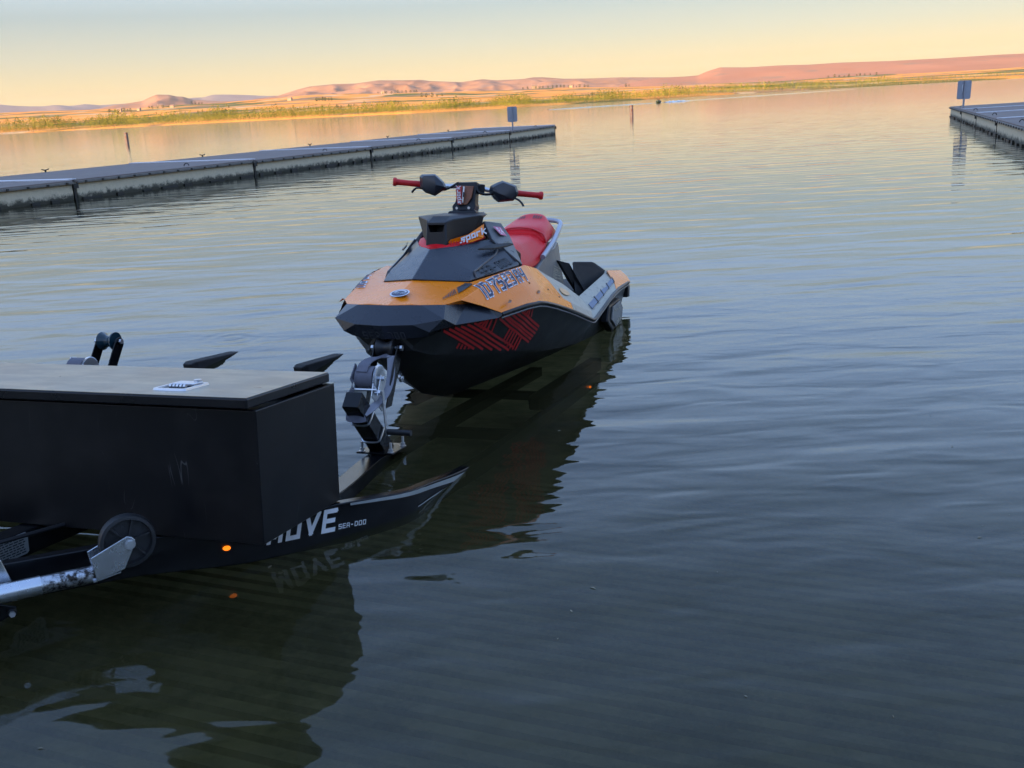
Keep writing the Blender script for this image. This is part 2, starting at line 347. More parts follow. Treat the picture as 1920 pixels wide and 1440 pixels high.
# ------------------------------------------------------------------ water
def water_mat():
    m, t, b = new_mat('lake_water')
    for nd in list(t.nodes): t.nodes.remove(nd)
    o = t.nodes.new('ShaderNodeOutputMaterial')
    geo = t.nodes.new('ShaderNodeNewGeometry')
    def noise(scale, rot, sx, sy, det=2, rough=0.5, dist=0.0):
        mp = t.nodes.new('ShaderNodeMapping'); mp.inputs['Rotation'].default_value = (0, 0, R(rot)); mp.inputs['Scale'].default_value = (sx, sy, 1)
        mp.vector_type = 'POINT'
        t.links.new(geo.outputs['Position'], mp.inputs[0])
        n = t.nodes.new('ShaderNodeTexNoise'); n.inputs['Scale'].default_value = scale; n.inputs['Detail'].default_value = det
        n.inputs['Roughness'].default_value = rough; n.inputs['Distortion'].default_value = dist
        t.links.new(mp.outputs[0], n.inputs['Vector']); return n.outputs['Fac']
    def math_(op, a, bb, c=None):
        n = t.nodes.new('ShaderNodeMath'); n.operation = op
        for i, q in enumerate((a, bb, c)):
            if q is None: continue
            if isinstance(q, (int, float)): n.inputs[i].default_value = q
            else: t.links.new(q, n.inputs[i])
        return n.outputs[0]
    a = noise(1.0, 3, 0.75, 2.3, 1, 0.45, 0.5)        # long low swells
    bb = noise(1.0, -7, 1.7, 4.6, 2, 0.5, 0.6)      # ripples 10-15 cm
    c = noise(1.0, 14, 5.0, 17.0, 1, 0.5)            # fine ripples
    h = math_('MULTIPLY', a, 0.016)
    h = math_('MULTIPLY_ADD', bb, 0.0028, h)
    mid = noise(1.0, 12, 2.2, 5.5, 1, 0.5, 0.7)      # short wavelets near the ramp
    sp0 = t.nodes.new('ShaderNodeSeparateXYZ'); t.links.new(geo.outputs['Position'], sp0.inputs[0])
    nr = t.nodes.new('ShaderNodeMapRange'); nr.inputs['From Min'].default_value = 3.5; nr.inputs['From Max'].default_value = 10; nr.inputs['To Min'].default_value = 0.0058; nr.inputs['To Max'].default_value = 0.0012
    t.links.new(sp0.outputs['Y'], nr.inputs['Value'])
    h = math_('ADD', h, math_('MULTIPLY', mid, nr.outputs[0]))
    gust = noise(0.33, 0, 0.5, 1.6, 2)
    gust = math_('MULTIPLY_ADD', gust, 2.2, -0.6)
    gust = math_('MAXIMUM', gust, 0.15)
    cf = math_('MULTIPLY', math_('MULTIPLY', c, 0.0007), gust)
    h = math_('ADD', h, cf)
    # small ring of ripples
    sp = t.nodes.new('ShaderNodeSeparateXYZ'); t.links.new(geo.outputs['Position'], sp.inputs[0])
    dx = math_('SUBTRACT', sp.outputs['X'], -1.91); dy = math_('SUBTRACT', sp.outputs['Y'], 6.5)
    rr = math_('SQRT', math_('ADD', math_('MULTIPLY', dx, dx), math_('MULTIPLY', dy, dy)), 0)
    rip = math_('MULTIPLY', math_('SINE', math_('MULTIPLY', rr, 55.0), 0), math_('MAXIMUM', math_('MULTIPLY_ADD', rr, -2.6, 1.0), 0.0))
    h = math_('MULTIPLY_ADD', rip, 0.0010, h)
    calm = t.nodes.new('ShaderNodeMapRange'); calm.inputs['From Min'].default_value = 9; calm.inputs['From Max'].default_value = 75
    calm.inputs['To Min'].default_value = 1.0; calm.inputs['To Max'].default_value = 0.25; t.links.new(sp.outputs['Y'], calm.inputs['Value'])
    h = math_('MULTIPLY', h, calm.outputs[0])
    bp = t.nodes.new('ShaderNodeBump'); bp.inputs['Strength'].default_value = 1.0; bp.inputs['Distance'].default_value = 1.0
    t.links.new(h, bp.inputs['Height'])
    fr = t.nodes.new('ShaderNodeFresnel'); fr.inputs['IOR'].default_value = 1.33; t.links.new(bp.outputs[0], fr.inputs['Normal'])
    gl = t.nodes.new('ShaderNodeBsdfGlossy'); gl.inputs['Roughness'].default_value = 0.035; gl.inputs['Color'].default_value = (1, 1, 1, 1)
    t.links.new(bp.outputs[0], gl.inputs['Normal'])
    ro = t.nodes.new('ShaderNodeMapRange'); ro.interpolation_type = 'SMOOTHSTEP'   # wind-ruffled water farther out in the lake
    ro.inputs['From Min'].default_value = 8; ro.inputs['From Max'].default_value = 70; ro.inputs['To Min'].default_value = 0.03; ro.inputs['To Max'].default_value = 0.06
    t.links.new(sp.outputs['Y'], ro.inputs['Value']); t.links.new(ro.outputs[0], gl.inputs['Roughness'])
    df = t.nodes.new('ShaderNodeBsdfDiffuse'); df.inputs['Color'].default_value = (0.034, 0.031, 0.013, 1)
    rf = t.nodes.new('ShaderNodeBsdfTransparent'); rf.inputs['Color'].default_value = (0.85, 0.82, 0.58, 1)
    mb = t.nodes.new('ShaderNodeMixShader'); mb.inputs['Fac'].default_value = 0.50
    t.links.new(df.outputs[0], mb.inputs[1]); t.links.new(rf.outputs[0], mb.inputs[2])
    ms = t.nodes.new('ShaderNodeMixShader'); t.links.new(fr.outputs[0], ms.inputs['Fac'])
    t.links.new(mb.outputs[0], ms.inputs[1]); t.links.new(gl.outputs[0], ms.inputs[2])
    t.links.new(ms.outputs[0], o.inputs['Surface'])
    return m
M['water'] = water_mat()
Wd = 16000
tag(mesh('lake_water', [(-Wd, -6, 0), (Wd, -6, 0), (Wd, Wd, 0), (-Wd, Wd, 0)], [(0, 1, 2, 3)], M['water']), kind='structure')
M['lakebed'] = pmat('lake_bed_mud', (0.035, 0.035, 0.022), 0.9, var=0.3, vscale=0.5)
tag(mesh('lake_bed', [(-Wd, 14, -2.6), (Wd, 14, -2.6), (Wd, Wd, -2.6), (-Wd, Wd, -2.6)], [(0, 1, 2, 3)], M['lakebed']), kind='structure')

# ------------------------------------------------------------------ boat ramp under the water, grooved concrete
TR_A = Vector((0.30059657, 0.94575162, -0.12327036)); TR_T = Vector((0.95308744, -0.30268959, 0.00183045)); TR_N = Vector((0.0355815, 0.11803766, 0.99237144))
TR_Q = Vector((-0.63864814, 3.20269908, 0.118))
M['ramp'] = pmat('ramp_concrete', (0.26, 0.24, 0.17), 0.85, var=0.25, vscale=7, bump=0.4, bscale=40, col2=(0.10, 0.10, 0.06), c2scale=2.3, c2lo=0.45, c2hi=0.62)
def ramp():
    g = Vector((math.sin(R(22)), math.cos(R(22)), 0)); x = Vector((g.y, -g.x, 0))
    v = []; f = []
    prof = []
    s = -12.0
    def z(s): return -0.125*(s-0.35)
    prof.append((-26, z(-26)+0.0)); prof.append((-3.0, z(-3.0)))
    s = -1.5
    while s < 4.5:
        prof += [(s, z(s)), (s+0.052, z(s+0.052)), (s+0.060, z(s)-0.028), (s+0.078, z(s)-0.028)]; s += 0.088
    prof += [(5, z(5)), (22, z(22))]
    for s, zz in prof:
        for w in (-14, 14):
            p = g*s+x*w; v.append((p.x, p.y, zz))
    for i in range(len(prof)-1): f.append((2*i, 2*i+1, 2*i+3, 2*i+2))
    o = mesh('boat_ramp', v, f, M['ramp']); tag(o, kind='structure')
ramp()

# ------------------------------------------------------------------ far land
def interp(tab, a): return float(np.interp(a, [t[0] for t in tab], [t[1] for t in tab]))
def pol(a, r, z=0.0): return (r*math.sin(R(a)), r*math.cos(R(a)), z)
FAR = [(-60, 0.02), (-40, 0.024), (-26.209, 0.02391), (-25.612, 0.02235), (-25.002, 0.02138), (-24.172, 0.02068), (-23.657, 0.02149), (-22.904, 0.01992), (-22.202, 0.02105), (-21.52, 0.01937), (-20.5, 0.0197), (-17.6, 0.021), (-16.801, 0.02212), (-16.243, 0.02198), (-15.665, 0.0241), (-14.729, 0.02332), (-13.787, 0.02203), (-12.839, 0.0204), (-12.26, 0.02024), (-10.5, 0.019), (-5, 0.012), (0, 0.01)]
KNOLL = [(-26, 0.010), (-21.52, 0.0165), (-20.808, 0.0188), (-20.091, 0.0199), (-19.368, 0.02137), (-18.982, 0.02425), (-18.601, 0.02651), (-17.968, 0.02583), (-17.616, 0.02409), (-17.245, 0.02343), (-16.801, 0.0205), (-15.5, 0.018), (-14, 0.0165), (-12, 0.012)]
MID = [(-14.5, 0.014), (-13.43, 0.01843), (-12.263, 0.01991), (-11.061, 0.02535), (-10.433, 0.02731), (-9.071, 0.02836), (-7.916, 0.02788), (-6.622, 0.02983), (-5.157, 0.02857), (-4.284, 0.02831), (-3.658, 0.0265), (-2.815, 0.02525), (-1.955, 0.02397), (-0.765, 0.02573), (0.095, 0.02389), (1.493, 0.02367), (2.134, 0.02485), (2.769, 0.02426), (3.855, 0.02183), (5.454, 0.02068), (7.047, 0.02021), (7.675, 0.01961), (8.629, 0.01864), (9.371, 0.01792), (11.14, 0.01569), (12.889, 0.01397), (18, 0.009)]
MESA = [(7.0, 0.013), (8.403, 0.01635), (9.408, 0.01763), (10.625, 0.01738), (11.396, 0.01774), (11.942, 0.02128), (12.594, 0.02394), (13.999, 0.0225), (15.808, 0.02244), (17.38, 0.0215), (18.923, 0.02163), (21.437, 0.02028), (23.865, 0.01981), (26.661, 0.0198), (27.745, 0.01935), (45, 0.02), (70, 0.02)]
FOOT = [(-70, 0.016), (-26.283, 0.0168), (-24.622, 0.01766), (-22.07, 0.01653), (-19.612, 0.01505), (-17.588, 0.0163), (-15.347, 0.01647), (-12.276, 0.01793), (-11.102, 0.0190), (-7.437, 0.01769), (-4.352, 0.01585), (0.058, 0.0142), (2.754, 0.01389), (4.687, 0.01299), (7.034, 0.0115), (9.362, 0.0105), (11.506, 0.0103), (15.828, 0.0086), (18.441, 0.0083), (23.91, 0.00799), (27.8, 0.00807), (70, 0.008)]
SHORE = [(-70, 1000), (-26, 980), (-21, 900), (-15, 800), (-9, 600), (-5, 480), (0.5, 470), (5, 560), (8.6, 650), (12, 850), (17, 1000), (28, 1150), (70, 1200)]

def ridge_terrain(name, tab, a0, a1, da, rfront, rtop, rback, mat, rows=26, rough=1.0, ns=0.0011, zbase=0.004, seed=0.0, gully=1.0):
    az = np.arange(a0, a1+da, da); v = []; f = []
    rr = list(np.linspace(rfront, rtop, rows))+list(np.linspace(rtop, rback, 5)[1:])
    for i, r_ in enumerate(rr):
        for a in az:
            H = interp(tab, a)*rtop+CAM_H
            if i < rows:
                u = i/(rows-1); prof = u*u*(3-2*u)
                base = zbase*rfront
            else:
                u = 1-(i-rows+1)/5*0.6; prof = u; base = zbase*rfront
            x, y, _ = pol(a, r_)
            n1 = mnoise.fractal(Vector((x*ns+seed, y*ns, 0.3)), 1.0, 2.1, 6)
            rd = 1-abs(mnoise.noise(Vector((x*ns*2.2+seed, y*ns*0.8, 1.7))))*2
            ampl = 4*prof*(1-prof) if i < rows else 0.3
            if i == rows-1: ampl = 0
            z = base+(H-base)*prof+(H-base)*rough*ampl*(0.30*n1+0.16*gully*rd-0.1)
            if i < rows-1: z = min(z, (H-CAM_H)*r_/rtop*0.985+CAM_H)
            v.append((x, y, z))
    n = len(az)
    for i in range(len(rr)-1):
        for k in range(n-1): f.append((i*n+k, i*n+k+1, (i+1)*n+k+1, (i+1)*n+k))
    o = mesh(name, v, f, mat, smooth=180); tag(o, kind='structure'); return o

dry = [(0.35, (0.30, 0.165, 0.095)), (0.5, (0.37, 0.205, 0.12)), (0.68, (0.42, 0.24, 0.145))]
M['pinkhill'] = ground_mat('dry_mountain', dry, 0.004, patch=[((0.24, 0.17, 0.13), 0.006, 0.56, 0.68, (50, 0, 0))])
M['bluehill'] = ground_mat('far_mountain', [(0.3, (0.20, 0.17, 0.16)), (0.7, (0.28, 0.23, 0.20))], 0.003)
M['mesa'] = ground_mat('dry_plateau', [(0.35, (0.38, 0.18, 0.10)), (0.7, (0.45, 0.22, 0.125))], 0.003, patch=[((0.30, 0.19, 0.12), 0.006, 0.57, 0.7, (9, 3, 0))], stretch=(1, 1, 6))
M['fields'] = ground_mat('dry_fields', [(0.35, (0.70, 0.27, 0.045)), (0.5, (0.78, 0.33, 0.065)), (0.7, (0.80, 0.40, 0.10))], 0.004,
    patch=[((0.13, 0.14, 0.035), 0.0032, 0.53, 0.55, (0, 0, 0)), ((0.30, 0.20, 0.10), 0.006, 0.57, 0.60, (300, 70, 0)), ((0.60, 0.44, 0.24), 0.008, 0.60, 0.63, (90, 170, 0))], stretch=(1, 0.7, 1))
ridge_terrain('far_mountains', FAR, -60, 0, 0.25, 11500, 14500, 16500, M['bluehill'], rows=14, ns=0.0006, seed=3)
ridge_terrain('brown_knoll', KNOLL, -26, -12, 0.1, 6200, 7400, 8600, M['pinkhill'], rows=20, ns=0.0016, seed=9, zbase=0.009)
ridge_terrain('dry_mountains', MID, -14.5, 18, 0.12, 5200, 7600, 9000, M['pinkhill'], rows=70, ns=0.0030, seed=1, zbase=0.009, rough=0.75, gully=1.0)
ridge_terrain('dry_plateau', MESA, 7, 70, 0.2, 4200, 5600, 7000, M['mesa'], rows=24, ns=0.0009, seed=5, zbase=0.007, rough=0.5)

def shore_land():
    az = np.arange(-70, 70.01, 0.25); v = []; f = []; n = len(az)
    us = [0, 0.004, 0.012, 0.03, 0.06, 0.1, 0.15, 0.2, 0.27, 0.35, 0.44, 0.54, 0.65, 0.77, 0.9, 1.0, 1.25, 1.6]
    for u in us:
        for a in az:
            rs = interp(SHORE, a); rt = 3600; r_ = rs+(rt-rs)*u
            x, y, _ = pol(a, r_)
            tgt = interp(FOOT, a)
            if u == 0: z = -0.8
            else:
                slope = 0.0022+(tgt-0.0022)*min(1, u)**0.75
                z = 0.6+slope*r_*min(1, u*14+0.1)
                z += r_*0.0016*mnoise.fractal(Vector((x*0.0016, y*0.0016, 5.0)), 1.0, 2.0, 4)*min(1, u*4)
                if u > 1: z = 0.6+tgt*rt*(1-(u-1)*0.5)
            v.append((x, y, z))
    for i in range(len(us)-1):
        for k in range(n-1): f.append((i*n+k, i*n+k+1, (i+1)*n+k+1, (i+1)*n+k))
    o = mesh('far_shore_ground', v, f, M['fields'], smooth=180); tag(o, kind='structure'); return o
shore = shore_land()
bpy.context.view_layer.update()
shore_bvh = BVHTree.FromPolygons([v.co.copy() for v in shore.data.vertices], [tuple(p.vertices) for p in shore.data.polygons])
def ground_z(x, y):
    h = shore_bvh.ray_cast(Vector((x, y, 900)), Vector((0, 0, -1)))
    return h[0].z if h[0] else 0.5

def leafmat(name, c1, c2):
    m, t, b = new_mat(name)
    oi = t.nodes.new('ShaderNodeNewGeometry')
    n = t.nodes.new('ShaderNodeTexNoise'); n.inputs['Scale'].default_value = 0.12; n.inputs['Detail'].default_value = 4
    t.links.new(oi.outputs['Position'], n.inputs['Vector'])
    n.inputs['Scale'].default_value = 0.035; n.inputs['Roughness'].default_value = 0.75
    r = t.nodes.new('ShaderNodeValToRGB'); r.color_ramp.elements[0].position = 0.40; r.color_ramp.elements[1].position = 0.60
    r.color_ramp.elements[0].color = (*c1, 1); r.color_ramp.elements[1].color = (*c2, 1)
    t.links.new(n.outputs['Fac'], r.inputs['Fac']); t.links.new(r.outputs[0], b.inputs['Base Color'])
    b.inputs['Roughness'].default_value = 0.8; setin(b, 'Specular IOR Level', 0.2)
    return m
M['willow'] = leafmat('yellow_green_foliage', (0.04, 0.066, 0.010), (0.25, 0.235, 0.035))
M['scrub'] = leafmat('brown_reeds', (0.24, 0.15, 0.065), (0.36, 0.24, 0.11))
M['darkleaf'] = leafmat('dark_foliage', (0.035, 0.05, 0.018), (0.08, 0.09, 0.03))
M['trunk'] = pmat('bark', (0.10, 0.075, 0.05), 0.9)

def crown_tris(v, f, cx, cy, z0, h, w, n, rng, size=0.28):
    for _ in range(n):
        u = rng.random(); prof = math.sin(math.pi*min(1, 0.12+u*0.86))**0.6
        a = rng.random()*2*math.pi; rr = w*prof*math.sqrt(rng.random())
        p = Vector((cx+rr*math.cos(a), cy+rr*math.sin(a), z0+h*(0.06+0.9*u)))
        s = h*size*(0.5+0.7*rng.random())*0.5
        d1 = Vector((rng.gauss(0, 1), rng.gauss(0, 1), rng.gauss(0, 0.7))).normalized()*s*0.7
        d2 = Vector((rng.gauss(0, .5), rng.gauss(0, .5), abs(rng.gauss(1, .4)))).normalized()*s
        b = len(v); v += [tuple(p-d1*0.6), tuple(p+d1*0.6), tuple(p+d2)]; f.append((b, b+1, b+2))

def treebelt():
    rng = random.Random(11)
    v = []; f = []; vs_ = []; fs = []
    a = -60.0
    while a < 60:
        dens = 1.0 if -27 < a < 29 else 0.35
        rs = interp(SHORE, a)
        hh = 0.0122*rs if a < 2 else (0.0105*rs if a < 12 else 0.0088*rs)
        big = 0.8+0.45*mnoise.noise(Vector((a*0.55, 0, 0)))+0.12*mnoise.noise(Vector((a*2.1, 4, 0)))
        if a > 14: big *= max(0.45, 1-(a-14)*0.045)
        for row in range(5):
            r_ = rs+8+row*rs*0.035+rng.random()*rs*0.02
            aa = a+rng.uniform(-0.07, 0.07); x, y, _ = pol(aa, r_)
            h = hh*big*rng.uniform(0.72, 1.1)*(0.5+0.14*row)
            if rng.random() < 0.12: h *= 1.25
            crown_tris(v, f, x, y, ground_z(x, y)-0.3, h, h*rng.uniform(0.20, 0.34), 46 if dens == 1 else 8, rng, size=0.19)
        x, y, _ = pol(a+rng.uniform(-.05, .05), rs+4)
        crown_tris(vs_, fs, x, y, 0.2, hh*0.22, hh*0.5, 12, rng, size=0.5)
        a += 0.06/dens
    for dat, nm, mt in (((v, f), 'shoreline_woods', 'willow'), ((vs_, fs), 'shoreline_reeds', 'scrub')):
        o = mesh(nm, dat[0], dat[1], M[mt], recalc=False); tag(o, kind='stuff')
    tag(bpy.data.objects['shoreline_woods'], 'yellow green band of trees along the far shore', 'woods')
    tag(bpy.data.objects['shoreline_reeds'], 'low brown reeds at the foot of the far trees', 'reeds')
treebelt()

# houses and clumps of trees on the far slopes
M['housewall'] = pmat('pale_house_wall', (0.30, 0.22, 0.15), 0.8)
M['houseroof'] = pmat('grey_house_roof', (0.24, 0.17, 0.13), 0.8)
def slope_point(a, elev):
    # distance along azimuth a at which the slope is seen at this elevation
    best = None
    for r_ in np.linspace(interp(SHORE, a)*1.1, 3550, 90):
        x, y, _ = pol(a, r_); z = ground_z(x, y)
        if (z-CAM_H)/r_ >= elev: return x, y, z, r_
        best = (x, y, z, r_)
    return best
proto_house = None
def house(a, elev, w, label):
    global proto_house
    x, y, z, r_ = slope_point(a, elev)
    if proto_house is None:
        root = empty('farm_house')
        MB().box((0, 0, 0.2), (1, 0.6, 0.6)).build('wall', M['housewall'], root)
        mb = MB(); mb.prism([(-0.55, -0.36, 0.5), (-0.55, 0.36, 0.5), (-0.55, 0, 0.78)], (1.1, 0, 0)); mb.build('roof', M['houseroof'], root)
        proto_house = root; o = root
    else:
        o = proto_house.copy(); C.objects.link(o)
        for ch in proto_house.children:
            c = ch.copy(); C.objects.link(c); c.parent = o
    o.location = (x, y, z); w = w*0.72; o.scale = (w, w, w); o.rotation_euler = (0, 0, R(random.Random(w*7+a).uniform(-30, 30)))
    tag(o, label, 'house', 'houses on the far slopes')
HOUSES = [(-18.5, 0.0145, 20, 'pale house on the left field below the brown knoll'), (-17.9, 0.0138, 16, 'small house beside the pale one on the left field'),
    (-20.6, 0.0125, 18, 'low farm building among trees on the left field'), (-19.6, 0.0128, 15, 'small roof above the left shoreline trees'),
    (-11.6, 0.0150, 18, 'farm house on the orange slope left of the green field'), (-3.6, 0.0115, 17, 'pale house low on the middle orange slope'),
    (2.2, 0.0141, 26, 'largest house on the middle ridge beside the tree row'), (4.3, 0.0131, 18, 'house at the right end of the ridge tree row'),
    (-6.4, 0.0172, 17, 'house on the ridge under the pink mountains')]
for hs in HOUSES: house(*hs)
def clump_tree(proto_mesh, a, elev, h, label):
    x, y, z, r_ = slope_point(a, elev)
    root = empty('field_tree', (x, y, z))
    c = bpy.data.objects.new('crown', proto_mesh[0]); add(c, root)
    k = bpy.data.objects.new('trunk', proto_mesh[1]); add(k, root)
    root.scale = (h*1.2, h*1.2, h); root.rotation_euler = (0, 0, a*3)
    tag(root, label, 'tree', 'trees scattered on the far slopes')
rng = random.Random(5); v = []; f = []; crown_tris(v, f, 0, 0, 0.05, 1.0, 0.42, 150, rng, size=0.3)
cm = bpy.data.meshes.new('crown'); cm.from_pydata(v, [], f); cm.materials.append(M['darkleaf'])
mbt = MB().tube([(0, 0, -0.1), (0, 0, 0.5)], [0.05, 0.03], 6); tm = bpy.data.meshes.new('trunk'); tm.from_pydata(mbt.v, [], mbt.f); tm.materials.append(M['trunk'])
ORD = 'first second third fourth fifth sixth seventh eighth ninth tenth eleventh twelfth thirteenth fourteenth fifteenth sixteenth seventeenth'.split()
spots = []
for (a0, a1, n, e, where) in [(-21.2, -19.9, 7, 0.0122, 'by the low farm building on the left field'), (-19.2, -17.6, 6, 0.0142, 'around the pale house on the left field'),
    (-16.9, -16.2, 4, 0.0163, 'on the skyline of the left field'), (-10.2, -9.2, 6, 0.0128, 'below the green field'),
    (-6.7, -4.3, 11, 0.0168, 'along the ridge under the pink mountains'), (1.5, 5.4, 17, 0.0139, 'in the row on the middle ridge'),
    (-4.4, -2.8, 5, 0.0112, 'low on the middle slope'), (18.3, 21.0, 10, 0.0084, 'on the bank at the right'), (7.2, 7.9, 2, 0.0108, 'above the middle woods')]:
    for k in range(n):
        a = a0+(a1-a0)*(k+rng.random()*0.6)/n
        spots.append((a, e+rng.uniform(-0.0004, 0.0004), rng.uniform(6, 11), 'small dark tree %s, %s from the left' % (where, ORD[k])))
for a, e, h, lab in spots: clump_tree((cm, tm), a, e, h, lab)

# unseen high bank added behind the camera to keep the near water in shade
M['bank'] = ground_mat('shade_bank_ground', [(0.3, (0.10, 0.08, 0.05)), (0.7, (0.16, 0.13, 0.08))], 0.3)
v = []; f = []
bx = np.linspace(-720, 420, 80); by = [-7, -14, -26, -60, -105, -150, -230]
for j, yy in enumerate(by):
    for x in bx:
        z = [-0.9, 1.2, 3.0, 9.0, 30.0, 53.0, 53.0][j]
        if abs(x) < 16 and j < 3: z = [-0.9, 2.2, 3.2][j]
        v.append((x, yy-0.06*abs(x)*0.3, z+(1.2*mnoise.noise(Vector((x*0.03, yy*0.03, 0))) if j > 1 else 0)))
for j in range(len(by)-1):
    for k in range(len(bx)-1): f.append((j*80+k, j*80+k+1, (j+1)*80+k+1, (j+1)*80+k))
tag(mesh('shade_bank', v, f, M['bank'], smooth=180), kind='structure')

# ------------------------------------------------------------------ docks
def dock(name, pts, width_dir, width, top, label, ticks=True):
    """pts: joints along the visible edge; width_dir: unit vector across the deck"""
    root = empty(name, (pts[0][0], pts[0][1], 0)); tag(root, label, 'dock')
    o0 = Vector((pts[0][0], pts[0][1], 0)); W = Vector((*width_dir, 0))*width
    rng = random.Random(len(pts)*3)
    fl = []
    notch = MB(); bolts = MB()
    for i in range(len(pts)-1):
        a = Vector((*pts[i], 0))-o0; b = Vector((*pts[i+1], 0))-o0
        t = (b-a).normalized(); Ln = (b-a).length; g = 0.05
        a2 = a+t*g; b2 = b-t*g
        zt = top+rng.uniform(-0.012, 0.012)
        # concrete float with a chamfered foot
        mb = MB(); wn = W.normalized()
        pr = [a2+Vector((0, 0, zt-0.07)), a2+Vector((0, 0, 0.055)), a2+wn*0.10+Vector((0, 0, -0.35)), a2+W-wn*0.1+Vector((0, 0, -0.35)), a2+W+Vector((0, 0, 0.055)), a2+W+Vector((0, 0, zt-0.07))]
        mb.prism(pr, t*(Ln-2*g)); mb.build('concrete_float', M['float'], root, bevel=0.012)
        mb = MB(); off = -wn*0.03
        pr = [a2+off+Vector((0, 0, zt)), a2+off+Vector((0, 0, zt-0.065)), a2+W-off+Vector((0, 0, zt-0.065)), a2+W-off+Vector((0, 0, zt))]
        mb.prism(pr, t*(Ln-2*g)); mb.build('deck', M['deck'], root, bevel=0.008)
        # waler board along the visible edge
        mb = MB(); ang = math.atan2(t.y, t.x); rm = Matrix.Rotation(ang, 3, 'Z')
        mb.box((a2+b2)/2-wn*0.055+Vector((0, 0, zt-0.055)), (Ln-0.12, 0.045, 0.05), rm); mb.build('waler', M['waler'], root, bevel=0.006)
        # through rods
        k = 0.2
        while k < Ln-0.1:
            bolts.box(a2+t*k-wn*0.085+Vector((0, 0, zt-0.055)), (0.045, 0.03, 0.045), rm); k += 0.45
        # dark blocks drawn for the shaded gaps under the float edge
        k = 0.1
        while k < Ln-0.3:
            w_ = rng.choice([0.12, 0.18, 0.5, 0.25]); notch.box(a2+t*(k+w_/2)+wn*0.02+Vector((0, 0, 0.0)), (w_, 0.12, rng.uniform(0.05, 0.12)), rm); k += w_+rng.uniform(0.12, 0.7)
        # steel hinge at the joint and the strip across the deck
        mb = MB(); mb.box(b+W/2+Vector((0, 0, zt+0.012)), (0.24, width*0.98, 0.022), Matrix.Rotation(math.atan2(W.y, W.x)-math.pi/2, 3, 'Z'))
        mb.build('joint_strip', M['stripwhite'], root)
        mb = MB(); mb.box(b-wn*0.04+Vector((0, 0, zt-0.12)), (0.12, 0.035, 0.10), rm); mb.box(b+wn*0.02+Vector((0, 0, 0.12)), (0.05, 0.05, 0.40), rm)
        mb.build('hinge', M['floatdark'], root)
        # two cleats at the far edge
        for q in (0.5,):
            c = a+t*Ln*q+W*0.985
            mb = MB(); mb.tube([c+Vector((0, 0, zt)), c+Vector((0, 0, zt+0.06))], 0.022, 6)
            mb.tube([c-t*0.11+Vector((0, 0, zt+0.075)), c-t*0.04+Vector((0, 0, zt+0.055)), c+t*0.04+Vector((0, 0, zt+0.055)), c+t*0.11+Vector((0, 0, zt+0.075))], 0.014, 6)
            mb.build('cleat', M['floatdark'], root)
            c = a+t*Ln*(q+0.1)+W*0.03
            mb = MB(); mb.tube([c+Vector((0.06*math.cos(x_), 0, zt+0.02+0.06*math.sin(x_))) for x_ in np.linspace(0, math.pi, 7)], 0.012, 5)
            mb.build('mooring_ring', M['floatdark'], root)
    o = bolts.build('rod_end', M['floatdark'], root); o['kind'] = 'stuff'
    o = notch.build('float_gap_shade', M['floatdark'], root); o['kind'] = 'stuff'
    return root

ptsL = [(-15.2, 9.6), (-12.1, 15.2), (-8.97, 20.7), (-6.44, 25.9), (-4.02, 31.0), (-1.68, 35.6), (0.46, 40.5), (2.66, 46.4)]
dock('floating_dock', ptsL, (-0.9048, 0.4258), 4.3, 0.42, 'long floating concrete dock with grey deck reaching out behind the craft')
dr = Vector((-0.353, -0.936))
pR = Vector((19.0, 41.6))
ptsR = [tuple(pR+dr*k) for k in (0, 5.6, 11.2, 16.8, 22.4, 28)]
dock('floating_dock', ptsR, (0.985, 0.17), 6.5, 0.42, 'floating concrete dock cut off by the right edge with pipes across its deck')

def sign(x, y, zb, yaw, w, h, zc, label, peel=False, lean=0.0):
    root = empty('dock_sign', (x, y, zb), yaw); tag(root, label, 'sign', 'signs on the dock ends')
    MB().box((0, 0, (zc+h/2)/2), (0.055, 0.045, zc+h/2-0.02)).build('post', M['post_steel'], root)
    rr = 0.06; pts = []
    for cx, cz, a0 in ((w/2-rr, h/2-rr, 0), (-w/2+rr, h/2-rr, 90), (-w/2+rr, -h/2+rr, 180), (w/2-rr, -h/2+rr, 270)):
        for k in range(4): a = R(a0+k*30); pts.append((cx+rr*math.cos(a), 0.03, zc+cz+rr*math.sin(a)))
    MB().prism(pts, (0, 0.006, 0)).build('panel', M['signback'], root)
    if peel:
        MB().prism([(-0.10, 0.027, zc+0.18), (-0.07, 0.027, zc+0.2), (-0.075, 0.027, zc+0.02), (-0.03, 0.027, zc-0.10), (-0.10, 0.027, zc+0.02)], (0, -0.003, 0)).build('peeled_patch', M['white'], root)
    root.rotation_euler = (0, lean, yaw)
    return root
sign(0.60, 40.3, 0.42, R(-8), 0.40, 0.60, 0.65, 'grey back of a tall sign near the end of the left dock', lean=R(0))
sign(17.55, 37.4, 0.42, R(8), 0.56, 0.67, 0.67, 'grey back of a sign at the corner of the right dock', True, lean=R(1))

